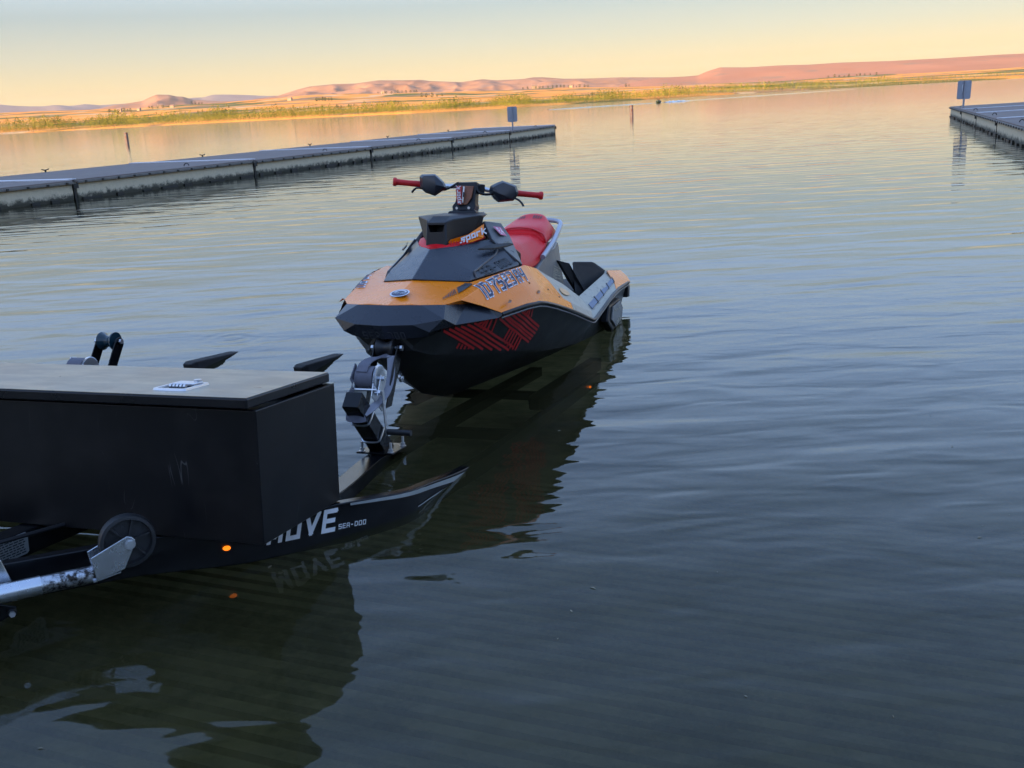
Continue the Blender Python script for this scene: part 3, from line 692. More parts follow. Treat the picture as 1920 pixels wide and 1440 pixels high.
def buoy(x, y, label, lean):
    root = empty('marker_buoy', (x, y, -0.2)); root.rotation_euler = (0, lean, 0); tag(root, label, 'buoy', 'marker buoys on the lake')
    MB().tube([(0, 0, 0), (0, 0, 0.9), (0, 0, 1.08)], [0.15, 0.15, 0.135], 14).build('body', M['buoy_w'], root, smooth=40)
    for z in (0.35, 0.98): MB().tube([(0, 0, z), (0, 0, z+0.06)], 0.154, 14).build('band', M['buoy_o'], root, smooth=40)
    MB().box((0, -0.152, 0.68), (0.11, 0.01, 0.2)).build('mark', M['buoy_o'], root)
    MB().tube([(0, 0, -0.3), (0, 0, 0.02)], 0.2, 12).build('base', M['buoy_w'], root, smooth=40)
buoy(-32.3, 86.6, 'slim marker buoy on the water left, beyond the long dock', R(1))
buoy(11.1, 82.3, 'slim marker buoy standing in open water right of the dock end', R(-1))

# distant rider on a personal watercraft, with its wake
M['farhull'] = pmat('dark_green_hull', (0.03, 0.05, 0.035), 0.4)
M['farrider'] = pmat('rider_clothes', (0.20, 0.11, 0.05), 0.8)
M['skin'] = pmat('skin', (0.42, 0.22, 0.14), 0.6)
fx, fy = 38.2, 236.0
root = empty('distant_watercraft', (fx, fy, 0), R(-15)); tag(root, 'small dark watercraft far out on the lake carrying a rider', 'watercraft')
rings = []
for s_, w_, z0, z1_ in ((-1.5, 0.06, 0.35, 0.62), (-1.1, 0.42, 0.05, 0.66), (-0.3, 0.6, -0.05, 0.62), (0.8, 0.6, -0.05, 0.5), (1.4, 0.5, 0.0, 0.48)):
    rings.append([(-w_, s_, z1_-0.15), (-w_*0.8, s_, z0), (0, s_, z0-0.08), (w_*0.8, s_, z0), (w_, s_, z1_-0.15), (w_*0.45, s_, z1_), (-w_*0.45, s_, z1_)])
v, f = loft(rings); mesh('hull', v, f, M['farhull'], root, bevel=0.03)
MB().box((0, 0.3, 0.68), (0.32, 1.2, 0.24)).build('seat', M['farhull'], root, bevel=0.05)
MB().tube([(-0.4, -0.45, 1.0), (0, -0.55, 0.98), (0.4, -0.45, 1.0)], 0.035, 6).build('handlebar', M['farhull'], root)
prs = empty('person', (fx, fy, 0), R(-15)); tag(prs, 'person in orange brown clothes riding the distant watercraft', 'person')
def skin_body(name, joints, bones, mat, parent):
    me = bpy.data.meshes.new(name); me.from_pydata([j[0] for j in joints], bones, [])
    o = add(bpy.data.objects.new(name, me), parent)
    m = o.modifiers.new('skin', 'SKIN'); sk = me.skin_vertices[0].data
    for i, j in enumerate(joints): sk[i].radius = (j[1], j[1]); sk[i].use_root = (i == 0)
    s = o.modifiers.new('sub', 'SUBSURF'); s.levels = 1; s.render_levels = 1
    me.materials.append(mat); return o
skin_body('body', [((0, 0.35, 0.88), 0.15), ((0, 0.22, 1.1), 0.14), ((0, 0.1, 1.34), 0.16), ((0, 0.04, 1.46), 0.07), ((0, 0.02, 1.62), 0.10),
    ((-0.22, 0.08, 1.34), 0.07), ((-0.36, -0.12, 1.14), 0.05), ((-0.36, -0.42, 1.03), 0.04), ((0.22, 0.08, 1.34), 0.07), ((0.36, -0.12, 1.14), 0.05), ((0.36, -0.42, 1.03), 0.04),
    ((-0.22, 0.1, 0.84), 0.10), ((-0.30, -0.2, 0.82), 0.08), ((-0.36, 0.1, 0.45), 0.06), ((0.22, 0.1, 0.84), 0.10), ((0.30, -0.2, 0.82), 0.08), ((0.36, 0.1, 0.45), 0.06)],
    [(0, 1), (1, 2), (2, 3), (3, 4), (2, 5), (5, 6), (6, 7), (2, 8), (8, 9), (9, 10), (0, 11), (11, 12), (12, 13), (0, 14), (14, 15), (15, 16)], M['farrider'], prs)
M['foam'] = pmat('wake_foam', (0.20, 0.24, 0.28), 0.3, var=0.3, vscale=2)
def wake():
    rng = random.Random(2); mb = MB()
    def ridge(a, b, w, h, n=50):
        a = Vector(a); b = Vector(b); t = (b-a).normalized(); s = Vector((t.y, -t.x, 0))
        pr = []
        for i in range(n+1):
            p = a.lerp(b, i/n); tap = math.sin(math.pi*(0.04+0.92*(i/n)))**0.5; k = tap*(0.7+0.5*rng.random())
            pr += [p-s*w*k, p+Vector((0, 0, h*k)), p+s*w*k]
        fc = []
        for i in range(n):
            for q in (0, 1): fc.append((i*3+q, i*3+q+1, (i+1)*3+q+1, (i+1)*3+q))
        mb.poly(pr, fc)
    ridge((38.5, 237.5, 0.0), (10.5, 206, 0.0), 1.2, 0.16)
    ridge((38.5, 238.5, 0.0), (150, 420, 0.0), 1.5, 0.18)
    ridge((40, 238.0, 0.0), (47, 245, 0.0), 1.6, 0.35, 14)
    o = mb.build('boat_wake', M['water'], smooth=180); tag(o, 'low dark wake trailing across the far water', 'wake', kind='stuff')
wake()

# ------------------------------------------------------------------ lettering helpers
GL = {
 'I': [[(0.5, 0), (0.5, 1)]], 'D': [[(0.1, 0), (0.1, 1), (0.7, 1), (0.95, 0.8), (0.95, 0.2), (0.7, 0), (0.1, 0)]],
 '7': [[(0.0, 0.72), (0.0, 0.95), (0.9, 0.95), (0.9, 0.75), (0.55, 0.5), (0.55, 0)]], '5': [[(0.9, 1), (0.1, 1), (0.1, 0.52), (0.75, 0.52), (0.9, 0.42), (0.9, 0.1), (0.75, 0), (0.1, 0)]],
 '2': [[(0.1, 0.75), (0.1, 1), (0.8, 1), (0.9, 0.9), (0.9, 0.55), (0.1, 0.42), (0.1, 0), (0.9, 0)]], '3': [[(0.1, 1), (0.75, 1), (0.9, 0.88), (0.9, 0.6), (0.75, 0.5), (0.35, 0.5)], [(0.75, 0.5), (0.9, 0.4), (0.9, 0.12), (0.75, 0), (0.1, 0)]],
 'A': [[(0.1, 0), (0.1, 0.85), (0.25, 1), (0.75, 1), (0.9, 0.85), (0.9, 0)], [(0.1, 0.42), (0.9, 0.42)]], 'Y': [[(0.1, 1), (0.1, 0.6), (0.25, 0.48), (0.9, 0.48)], [(0.9, 1), (0.9, 0)]],
 'S': [[(0.9, 1), (0.1, 1), (0.1, 0.5), (0.9, 0.5), (0.9, 0), (0.1, 0)]], 'E': [[(0.9, 1), (0.1, 1), (0.1, 0), (0.9, 0)], [(0.1, 0.5), (0.8, 0.5)]],
 'O': [[(0.1, 0), (0.1, 1), (0.9, 1), (0.9, 0), (0.1, 0)]], '-': [[(0.25, 0.5), (0.65, 0.5)]],
 'M': [[(0.08, 0), (0.08, 1), (0.5, 0.25), (0.92, 1), (0.92, 0)]], 'V': [[(0.05, 1), (0.5, 0.05), (0.95, 1)]], 'T': [[(0, 1), (1, 1)], [(0.5, 1), (0.5, 0)]],
 'R': [[(0.1, 0), (0.1, 1), (0.9, 1), (0.9, 0.5), (0.1, 0.5)], [(0.45, 0.5), (0.9, 0)]], 'X': [[(0.1, 0), (0.9, 1)], [(0.1, 1), (0.9, 0)]],
 's': [[(0.95, 0.75), (0.2, 0.75), (0.2, 0.4), (0.8, 0.4), (0.7, 0), (-0.15, 0)]], 'p': [[(0.1, -0.35), (0.1, 0.75), (0.9, 0.75), (0.9, 0.05), (0.1, 0.05)]],
 'a': [[(0.9, 0), (0.9, 0.75), (0.15, 0.75), (0.15, 0.05), (0.9, 0.05)]], 'r': [[(0.15, 0), (0.15, 0.75), (0.85, 0.75)]], 'k': [[(0.15, 0), (0.15, 1.1)], [(0.15, 0.35), (0.95, 0.8)], [(0.4, 0.45), (1.1, -0.15)]],
 '4': [[(0.75, 0), (0.75, 1), (0.1, 0.35), (1.0, 0.35)]],
}
def strokes(text, cw, gap, th, ch=1.0, shear=0.0, space=0.6):
    """list of quads (2D) for a line of lettering of height ch, letter width cw"""
    quads = []; x = 0
    for c in text:
        if c == ' ': x += cw*space; continue
        w = cw*(0.30 if c == 'I' else 1.0)
        for line in GL[c]:
            pts = [Vector((x+(p[0] if c != 'I' else 0.5)*w, p[1]*ch)) for p in line]
            for a, b in zip(pts[:-1], pts[1:]):
                d = (b-a)
                if d.length < 1e-6: continue
                d.normalize(); n = Vector((-d.y, d.x))*th/2; e = d*th/2
                quads.append([a-e-n, b+e-n, b+e+n, a-e+n])
        x += w+gap
    if shear: quads = [[Vector((p.x+p.y*shear, p.y)) for p in q] for q in quads]
    return quads, x-gap

def mapped(name, quads, W_, Hh, corners, mat, parent, off, bvh=None, direction=None, split=4):
    """lay 2D quads on a surface patch given by 3D corners (bl, br, tr, tl)"""
    bl, br, tr, tl = [Vector(c) for c in corners]
    nrm = ((br-bl).cross(tl-bl)).normalized()
    if direction is not None and nrm.dot(Vector(direction)) < 0: nrm = -nrm
    v = []; f = []
    def P(p):
        u = p.x/W_; w = p.y/Hh
        q = bl.lerp(br, u).lerp(tl.lerp(tr, u), w)
        if bvh is not None:
            h = bvh.ray_cast(q+nrm*0.12, -nrm, 0.3)
            if h[0] is not None:
                hn = h[1] if h[1].dot(nrm) > 0 else -h[1]
                return h[0]+nrm*off
        return q+nrm*off
    for q in quads:
        n = max(1, int(max((q[1]-q[0]).length/W_, (q[1]-q[0]).length/Hh*0.5)*split*2)) if bvh is not None else 1
        for i in range(n):
            a = q[0].lerp(q[1], i/n); b = q[0].lerp(q[1], (i+1)/n); c = q[3].lerp(q[2], (i+1)/n); d = q[3].lerp(q[2], i/n)
            k = len(v); v += [P(a), P(b), P(c), P(d)]; f.append((k, k+1, k+2, k+3))
    return mesh(name, v, f, mat, parent, recalc=False)

# ------------------------------------------------------------------ the personal watercraft
YAW = R(17.63); TILT = R(6.5)
sa = Vector((math.sin(YAW)*math.cos(TILT), math.cos(YAW)*math.cos(TILT), -math.sin(TILT)))
sl = Vector((math.cos(YAW), -math.sin(YAW), 0)); sn = sl.cross(sa)
mt = Matrix((sl, sa, sn)).transposed().to_4x4(); mt.translation = Vector((-0.57208365, 4.02959946, 0.09784031))
ski = empty('personal_watercraft', matrix=mt)
tag(ski, 'orange and black personal watercraft with red seat held bow up on the submerged trailer', 'watercraft')
def q(s, p, h): return Vector((p, s, h))
def mir(v): return Vector((-v.x, v.y, v.z))

def symmesh(name, pts, faces, mat, parent=ski, both=True, **k):
    """pts dict name->(s,p,h); faces as lists of names; a leading '-' marks the mirrored point"""
    V = []; idx = {}; F = []
    def gi(n):
        if n not in idx:
            p = q(*pts[n.lstrip('-')]); p = mir(p) if n[0] == '-' else p
            idx[n] = len(V); V.append(p)
        return idx[n]
    for fc in faces:
        F.append([gi(n) for n in fc])
        if both:
            def mn(n): return n if abs(pts[n.lstrip('-')][1]) < 1e-6 else ('-'+n if n[0] != '-' else n[1:])
            g = [gi(mn(n)) for n in reversed(fc)]
            if set(g) != set(F[-1]): F.append(g)
    return mesh(name, V, F, mat, parent, outpt=q(1.2, 0, 0.3), **k)

def bvh_of(o):
    bpy.context.view_layer.update()
    ev = o.evaluated_get(bpy.context.evaluated_depsgraph_get()); em = ev.to_mesh(); em.calc_loop_triangles()
    b = BVHTree.FromPolygons([v.co.copy() for v in em.vertices], [tuple(t.vertices) for t in em.loop_triangles])
    ev.to_mesh_clear(); return b

# hull ---------------------------------------------------------------
# (s, keel h, chine p, chine h, gunwale p, gunwale h)
ST = [(0.07, 0.395, 0.055, 0.40, 0.10, 0.425), (0.10, 0.335, 0.105, 0.345, 0.165, 0.425), (0.17, 0.235, 0.155, 0.318, 0.23, 0.445), (0.28, 0.165, 0.205, 0.300, 0.31, 0.455), (0.44, 0.085, 0.262, 0.283, 0.40, 0.470),
      (0.71, 0.020, 0.33, 0.250, 0.492, 0.500), (0.90, 0.0, 0.365, 0.226, 0.512, 0.478), (1.27, 0, 0.415, 0.19, 0.55, 0.400), (1.55, 0, 0.44, 0.172, 0.562, 0.335), (1.70, 0, 0.452, 0.165, 0.565, 0.305),
      (1.80, 0, 0.456, 0.16, 0.564, 0.318), (2.40, 0, 0.465, 0.15, 0.558, 0.422), (2.95, 0, 0.46, 0.14, 0.545, 0.437), (3.04, 0.02, 0.45, 0.15, 0.52, 0.43)]
rings = []
for s, kh, cp, ch, gp, gh in ST:
    half = [q(s, 0, kh), q(s-0.0, cp*0.5, kh+(ch-kh)*0.36), q(s, cp*0.82, ch-(ch-kh)*0.22), q(s, cp, ch), q(s, cp+(gp-cp)*0.08, ch+0.018), q(s, cp+(gp-cp)*0.92, gh-0.02), q(s, gp, gh)]
    rings.append([mir(p) for p in reversed(half[1:])]+half)
v, f = loft(rings, closed=False, caps=False)
n = len(rings[0]); f.append(tuple(range(n))); f.append(tuple((len(rings)-1)*n+k for k in range(n)))
hull = mesh('hull', v, f, M['hull'], ski, smooth=22)
hull_b = bvh_of(hull)
# rub rail: black bead with a silver lower edge
rr = [q(s, gp+0.012, gh+0.004) for s, kh, cp, ch, gp, gh in ST[4:13]]
for sgn in (1, -1):
    pth = smoothpath([p if sgn > 0 else mir(p) for p in rr], 1)
    MB().tube(pth, 0.011, 6).build('rub_rail', M['black'], ski, smooth=60)
    MB().tube([p+Vector((0.001*sgn, 0, -0.017)) for p in pth], 0.0042, 5).build('rail_bead', M['graywall'], ski, smooth=60)

# red striped graphic on each hull side; 2D units from the drawing, mapped affinely on (s, h)
# stroke ends (s, p, h) on the hull side
GR = [((0.171, 0.225, 0.426), (0.424, 0.278, 0.312)), ((0.194, 0.243, 0.432), (0.501, 0.295, 0.299)), ((0.218, 0.261, 0.436), (0.585, 0.312, 0.285)), ((0.245, 0.28, 0.44), (0.666, 0.331, 0.273)), ((0.274, 0.302, 0.445), (0.741, 0.348, 0.263)), ((0.308, 0.322, 0.447), (0.785, 0.363, 0.27)), ((0.298, 0.253, 0.355), (0.305, 0.233, 0.329)), ((0.324, 0.258, 0.346), (0.329, 0.244, 0.324)), ((0.351, 0.263, 0.336), (0.356, 0.252, 0.319)), ((0.379, 0.269, 0.327), (0.384, 0.262, 0.316)), ((0.358, 0.348, 0.449), (0.334, 0.327, 0.435)), ((0.367, 0.361, 0.453), (0.366, 0.329, 0.417)), ((0.365, 0.378, 0.459), (0.396, 0.332, 0.403)), ((0.39, 0.387, 0.462), (0.429, 0.339, 0.392)), ((0.417, 0.401, 0.464), (0.48, 0.342, 0.377)), ((0.63, 0.395, 0.391), (0.634, 0.351, 0.32)), ((0.66, 0.398, 0.381), (0.666, 0.352, 0.305)), ((0.686, 0.401, 0.367), (0.696, 0.354, 0.287)), ((0.718, 0.403, 0.355), (0.735, 0.355, 0.273)), ((0.771, 0.398, 0.337), (0.775, 0.355, 0.261)), ((0.8, 0.399, 0.321), (0.81, 0.36, 0.254)), ((0.453, 0.395, 0.455), (0.916, 0.402, 0.281)), ((0.484, 0.407, 0.461), (0.925, 0.412, 0.295)), ((0.478, 0.431, 0.469), (0.93, 0.421, 0.309)), ((0.513, 0.443, 0.474), (0.937, 0.431, 0.324)), ((0.549, 0.456, 0.478), (0.939, 0.442, 0.342)), ((0.585, 0.468, 0.483), (0.937, 0.452, 0.36)), ((0.673, 0.47, 0.481), (0.67, 0.456, 0.463)), ((0.696, 0.477, 0.483), (0.695, 0.458, 0.451)), ((0.676, 0.495, 0.488), (0.728, 0.459, 0.438)), ((0.699, 0.501, 0.488), (0.775, 0.457, 0.426))]
for sgn in (1, -1):
    V = []; Fc = []
    dv = Vector((.62*sgn, -.77, .13)).normalized()
    for (a, b) in GR:
        A3 = q(a[0], a[1]*sgn, a[2]); B3 = q(b[0], b[1]*sgn, b[2]); d = (B3-A3).normalized(); nn = d.cross(dv).normalized()*(0.0054 if abs(d.y) > 0.5 else 0.0058)
        N = 12; prev = None
        for i in range(N+1):
            c = A3.lerp(B3, i/N); row = []
            for w_ in (-1, 1):
                hit = hull_b.ray_cast(c+nn*w_+dv*0.5, -dv, 1.0)
                if hit[0] is None or (hit[0]-c).length > 0.07: row = None; break
                nr_ = hit[1] if hit[1].dot(dv) > 0 else -hit[1]
                row.append(hit[0]+nr_*0.0022+dv*.001)
            if row and prev: k = len(V); V += [prev[0], row[0], row[1], prev[1]]; Fc.append((k, k+1, k+2, k+3))
            prev = row
    mesh('striped_graphic', V, Fc, M['redprint'], hull, recalc=False)

# front bumper ---------------------------------------------------------
P = dict(T0=(.085, 0, .546), T1=(.10, .15, .547), T2=(.165, .24, .543), T3=(.31, .285, .531), T4=(.355, .335, .541), TIP=(.45, .425, .476),
         L0=(.0, 0, .464), L1=(.03, .135, .466), L2=(.055, .205, .432), L3=(.17, .285, .452), L4=(.42, .405, .458),
         M2=(.085, .262, .487), B0=(.04, 0, .40), B1=(.055, .13, .405), B2=(.09, .18, .408), B3=(.2, .25, .44), B4=(.42, .39, .456))
bumper = symmesh('bumper', P, [('T0', 'T1', 'L1', 'L0'), ('T1', 'T2', 'M2'), ('T1', 'M2', 'L1'), ('L1', 'M2', 'L2'), ('T2', 'T3', 'L3', 'M2'), ('M2', 'L3', 'L2'), ('T3', 'T4', 'L4', 'L3'), ('T4', 'TIP', 'L4'),
    ('L0', 'L1', 'B1', 'B0'), ('L1', 'L2', 'B2', 'B1'), ('L2', 'L3', 'B3', 'B2'), ('L3', 'L4', 'B4', 'B3')], M['dark'], bevel=0.006, smooth=25, solid=0.006)
qs, w_ = strokes('SEA-DOO', 0.9, 0.45, 0.16, 1.0)
mapped('raised_lettering', qs, w_, 1.0, [q(.052, -.10, .406), q(.052, .10, .406), q(.028, .10, .437), q(.028, -.10, .437)], M['cowl'], bumper, 0.007, direction=(0, -1, 0))

# orange deck ------------------------------------------------------------
P.update(V0=(.115, .105, .5475), H0=(.383, 0, .636), H1=(.54, .225, .614), H2=(.96, .345, .664), R0=(.24, .288, .556), R1=(.62, .345, .644), PK=(.94, .385, .674),
         CA=(.335, .35, .522), CB=(.68, .46, .566), CC=(.87, .488, .545), CD=(1.32, .532, .447), G0=(.45, .425, .474), G1=(.71, .503, .502), G2=(.90, .522, .478), G3=(1.27, .562, .400),
         b1=(1.38, .32, .632), b2=(1.40, .39, .557), b3=(1.43, .462, .459))
deck_o = symmesh('front_deck', P, [('T0', 'V0', 'H1', 'H0'), ('V0', 'R0', 'R1', 'H1'), ('H1', 'R1', 'PK', 'H2'), ('V0', 'T1', 'T2', 'R0'), ('R0', 'T2', 'T3'), ('R0', 'T3', 'T4', 'CA'), ('R0', 'CA', 'CB', 'R1'), ('R1', 'CB', 'PK'),
    ('CA', 'T4', 'G0'), ('CA', 'G0', 'G1', 'CB'), ('CB', 'G1', 'G2', 'CC'), ('CC', 'G2', 'G3', 'CD'), ('PK', 'CB', 'CC'), ('PK', 'CC', 'b2', 'b1'), ('CC', 'CD', 'b3', 'b2')], M['orange'], bevel=0.007, smooth=25, solid=0.006)
deck_b = bvh_of(deck_o)
# registration number: navy strokes over a wider white outline
for sgn in (1, -1):
    txt = 'ID 7523 AY'
    def reg(th, mat, off):
        qs, w_ = strokes(txt, 0.70, 0.30, th, 1.0, space=0.30)
        cs = [q(.395, .352, .552), q(.805, .434, .611), q(.855, .388, .661), q(.425, .292, .603)]
        if sgn < 0: cs = [mir(cs[1]), mir(cs[0]), mir(cs[3]), mir(cs[2])]
        return mapped('registration_number', qs, w_, 1.0, cs, mat, deck_o, off, deck_b, direction=(sgn*0.8, -0.5, 0.8), split=4)
    reg(0.31, M['white'], 0.003); reg(0.175, M['navy'], 0.0045)
    if sgn < 0: continue
    # dark wedge and hatching ahead of the number
    cs = [q(.205, .212, .557), q(.42, .30, .602), q(.53, .205, .613), q(.29, .190, .578)]
    if sgn < 0: cs = [mir(c) for c in cs]
    V2 = Vector
    qa, qb, qc, qe = V2((0.46, 0.05)), V2((0.98, 0.30)), V2((0.96, 0.92)), V2((0.52, 0.80))
    qd = [[qa.lerp(qe, i/6), qb.lerp(qc, i/6), qb.lerp(qc, (i+1)/6), qa.lerp(qe, (i+1)/6)] for i in range(6)]
    for k in range(8): x_ = 0.0+0.055*k; qd.append([V2((x_, 0.05)), V2((x_+0.028, 0.05)), V2((x_+0.03, 0.4+x_*.8)), V2((x_+0.004, 0.4+x_*.8))])
    mapped('hatched_decal', qd, 1.0, 1.0, cs, M['blackprint'], deck_o, 0.0045, deck_b, direction=(0, -0.5, 1), split=6)
# round badge
def disc(name, c, ex, ey, r0_, r1_, mat, parent, off, n=28, a0=0, a1=2*math.pi):
    c = Vector(c); nrm = ex.cross(ey).normalized(); nrm = nrm if nrm.z > 0 else -nrm
    V = []; Fc = []
    for i in range(n+1):
        a = a0+(a1-a0)*i/n; d = ex*math.cos(a)+ey*math.sin(a)
        V += [c+d*r0_+nrm*off, c+d*r1_+nrm*off]
    for i in range(n): Fc.append((2*i, 2*i+1, 2*i+3, 2*i+2))
    return mesh(name, V, Fc, mat, parent, recalc=False)
bc = q(.215, 0.0, .5857-.002); ex = Vector((1, 0, 0)); ey = Vector((0, 1, 0.30)).normalized()
bc = q(.215, 0.003, 0.546+(.215-.085)*(.636-.546)/(.383-.085))
bdg = disc('round_badge', bc, ex, ey, 0.0, 0.045, M['navy'], deck_o, 0.0035)
disc('badge_ring', bc, ex, ey, 0.038, 0.0455, M['silver'], deck_o, 0.0045)
disc('badge_arc', bc, ex, ey, 0.024, 0.034, M['silver'], deck_o, 0.0045, a0=0.4, a1=2.9)
qs, w_ = strokes('SEA-DOO', 0.9, 0.4, 0.22, 1.0)
mapped('badge_lettering', qs, w_, 1.0, [bc-ex*.03-ey*.008, bc+ex*.03-ey*.008, bc+ex*.03+ey*.006, bc-ex*.03+ey*.006], M['silver'], deck_o, 0.005, direction=(0, 0, 1))
# small moulded slots
for s_, p_, h_ in ((.50, .435, .5275), (.82, .487, .5465)):
    for sgn in (1, -1):
        c = q(s_, p_*sgn, h_); MB().poly([c+Vector((0, -.03, -.004)), c+Vector((-.004*sgn, .0, .010)), c+Vector((0, .035, .003)), c+Vector((.006*sgn, .0, -.005))], [(0, 1, 2, 3)]).build('moulded_slot', M['browno'], deck_o, recalc=False)

# panel screws along the deck edge and a seam down the fender
for sgn in (1, -1):
    for t_ in ((.60, .395, .573), (.80, .445, .596), (1.12, .455, .560), (1.30, .470, .506)):
        c = q(t_[0], t_[1]*sgn, t_[2]); h_ = deck_b.ray_cast(c+Vector((0, 0, .1)), Vector((0, 0, -1)), .3)
        if h_[0] is not None: MB().tube([h_[0], h_[0]+Vector((.002*sgn, 0, .003))], .005, 8).build('screw', M['black'], deck_o)
# hood --------------------------------------------------------------------
P.update(K0=(.611, 0, .772), K1=(.74, .11, .785), K2=(.87, .175, .802), S1=(.94, .205, .808), S2=(.93, .24, .775), H0b=(.372, 0, .641), H1b=(.535, .222, .6195), H2b=(.965, .342, .669),
         N1=(.60, .222, .660), N2=(.88, .247, .735), N3=(.58, .26, .630), N4=(1.0, .335, .672), N5=(1.03, .30, .745))
hood = symmesh('hood', P, [('H0b', 'H1b', 'N1'), ('H0b', 'N1', 'K0'), ('K0', 'N1', 'K1'), ('N1', 'N2', 'K1'), ('K1', 'N2', 'S2', 'K2'), ('K2', 'S2', 'S1'), ('H1b', 'H2b', 'N2', 'N1'), ('H2b', 'N4', 'N5', 'S2'), ('H2b', 'S2', 'N2')], M['dark'], bevel=0.008, smooth=30, solid=0.012)
hood_b = bvh_of(hood)
for sgn in (1, -1):
    m_ = (lambda p: p) if sgn > 0 else mir
    # stepped groove line
    pth = [m_(q(*t)) for t in ((.60, .236, .632), (.605, .226, .662), (.86, .250, .732), (.90, .249, .750), (.93, .238, .78), (.925, .210, .810))]
    MB().tube(pth, 0.0055, 6).build('groove_trim', M['cowl'], hood, smooth=50)
    # wing-shaped vent blade standing off the hood side
    w = MB(); w.prism([m_(q(*t)) for t in ((.74, .200, .757), (.86, .230, .775), (.99, .285, .776), (1.02, .300, .772), (.96, .285, .764), (.84, .25, .756))], Vector((0.0, 0, 0.010)))
    vb = w.build('vent_blade', M['black'], hood, bevel=0.003)
    mb = MB()
    for k in range(5):
        c = m_(q(.96+.010*k, .272+.004*k, .789)); mb.box(c, (.003, .003, .008))
    mb.build('blade_marks', M['cream'], hood)
    # lettering on the hood flank
    qs, w_ = strokes('SEA-DOO', 0.85, 0.4, 0.17, 1.0)
    cs = [q(.66, .300, .655), q(.93, .333, .690), q(.91, .315, .722), q(.64, .282, .690)]
    if sgn < 0: cs = [mir(cs[1]), mir(cs[0]), mir(cs[3]), mir(cs[2])]
    mapped('raised_lettering', qs, w_, 1.0, cs, M['black'], hood, 0.004, hood_b, direction=(sgn, -0.4, 0.5))

# steering cowl sides -------------------------------------------------------
P.update(W1=(.99, .15, .90), W2=(1.03, .165, .897), W3=(1.13, .20, .887), W4=(1.17, .235, .822), W5=(1.05, .34, .668), W6=(.97, .335, .70), W7=(.95, .25, .775), W8=(.93, .215, .805), W9=(.96, .18, .86))
for sgn in (1, -1):
    names = ['W1', 'W2', 'W3', 'W4', 'W5', 'W6', 'W7', 'W8', 'W9']
    V = [q(*P[n_]) if sgn > 0 else mir(q(*P[n_])) for n_ in names]
    # light leading facet W1 W2 .. and the main flank
    Fc = [(1, 2, 3, 7), (3, 4, 5, 6), (3, 6, 7), (0, 1, 7, 8)]
    cw = mesh('cowl_side', V, Fc, M['cowl'], ski, solid=0.022, outpt=q(1.05, 0, .7), bevel=0.006, smooth=22)
    cb = bvh_of(cw)
    cs = [q(1.03, .225, .824), q(1.115, .232, .815), q(1.095, .205, .862), q(1.01, .19, .868)]
    if sgn < 0: cs = [mir(cs[1]), mir(cs[0]), mir(cs[3]), mir(cs[2])]
    st = mapped('registration_sticker', [[Vector((0, 0)), Vector((1, 0)), Vector((1, 1)), Vector((0, 1))]], 1, 1, cs, M['pink'], cw, 0.004, direction=(sgn, -.2, .2))
    qs, w_ = strokes('24', 0.7, 0.3, 0.2, 1.0)
    ctr = sum((Vector(c) for c in cs), Vector())/4
    mapped('sticker_number', qs, w_, 1.0, [ctr+(Vector(c)-ctr)*0.62 for c in cs], M['white'], cw, 0.0055, direction=(sgn, -.2, .2))
# dark body that fills the space between cowl sides, column and seat
rings = []
for s_, w_, z0, z1_ in ((.70, .10, .70, .755), (.86, .15, .68, .79), (1.0, .16, .66, .87), (1.18, .17, .60, .885), (1.36, .17, .5, .80), (1.5, .2, .4, .74)):
    rings.append([q(s_, -w_, z0), q(s_, w_, z0), q(s_, w_, z1_-.03), q(s_, w_*.75, z1_), q(s_, -w_*.75, z1_), q(s_, -w_, z1_-.03)])
v, f = loft(rings); mesh('console_body', v, f, M['black'], ski, bevel=0.008)

# red storage liner and orange brand panels under the gauge pod
rings = []
for s_, w_, z0, z1_ in ((.66, .03, .755, .782), (.70, .085, .75, .795), (.78, .135, .76, .822), (.88, .165, .78, .838), (.96, .17, .79, .842)):
    rings.append([q(s_, w_*math.cos(a), z0+(z1_-z0)*(0.5+0.5*math.sin(a))) for a in np.linspace(-math.pi/2, 1.5*math.pi, 15)[:-1]])
v, f = loft(rings); mesh('red_storage_liner', v, f, M['red'], ski, smooth=50)
for sgn in (1,):
    m_ = (lambda p: p) if sgn > 0 else mir
    bp_ = [m_(q(*t)) for t in ((.695, .045, .783), (.80, .150, .797), (.865, .190, .817), (.93, .172, .885), (.79, .135, .835), (.71, .07, .812))]
    MB().prism(bp_, Vector((-0.004*sgn, 0.006, 0))).build('orange_brand_panel', M['orange'], ski, bevel=0.001)
    qs, w_ = strokes('spark', 0.85, 0.22, 0.26, 1.0, shear=0.15)
    cs = [m_(q(.745, .108, .795)), m_(q(.885, .190, .838)), m_(q(.885, .183, .862)), m_(q(.745, .100, .818))]
    if sgn < 0: cs = [cs[1], cs[0], cs[3], cs[2]]
    mapped('brand_lettering', qs, w_, 1.0, cs, M['white'], ski, 0.008, direction=(sgn, -1, 0.2))
    mb = MB()
    for k in range(5):
        c = m_(q(.708+.011*k, .068+.011*k, .794)); mb.box(c+Vector((0.006*sgn, -0.006, 0)), (.004, .004, .022), Matrix.Rotation(R(45*sgn), 3, 'Z'))
    mb.build('panel_hatching', M['redprint'], ski)

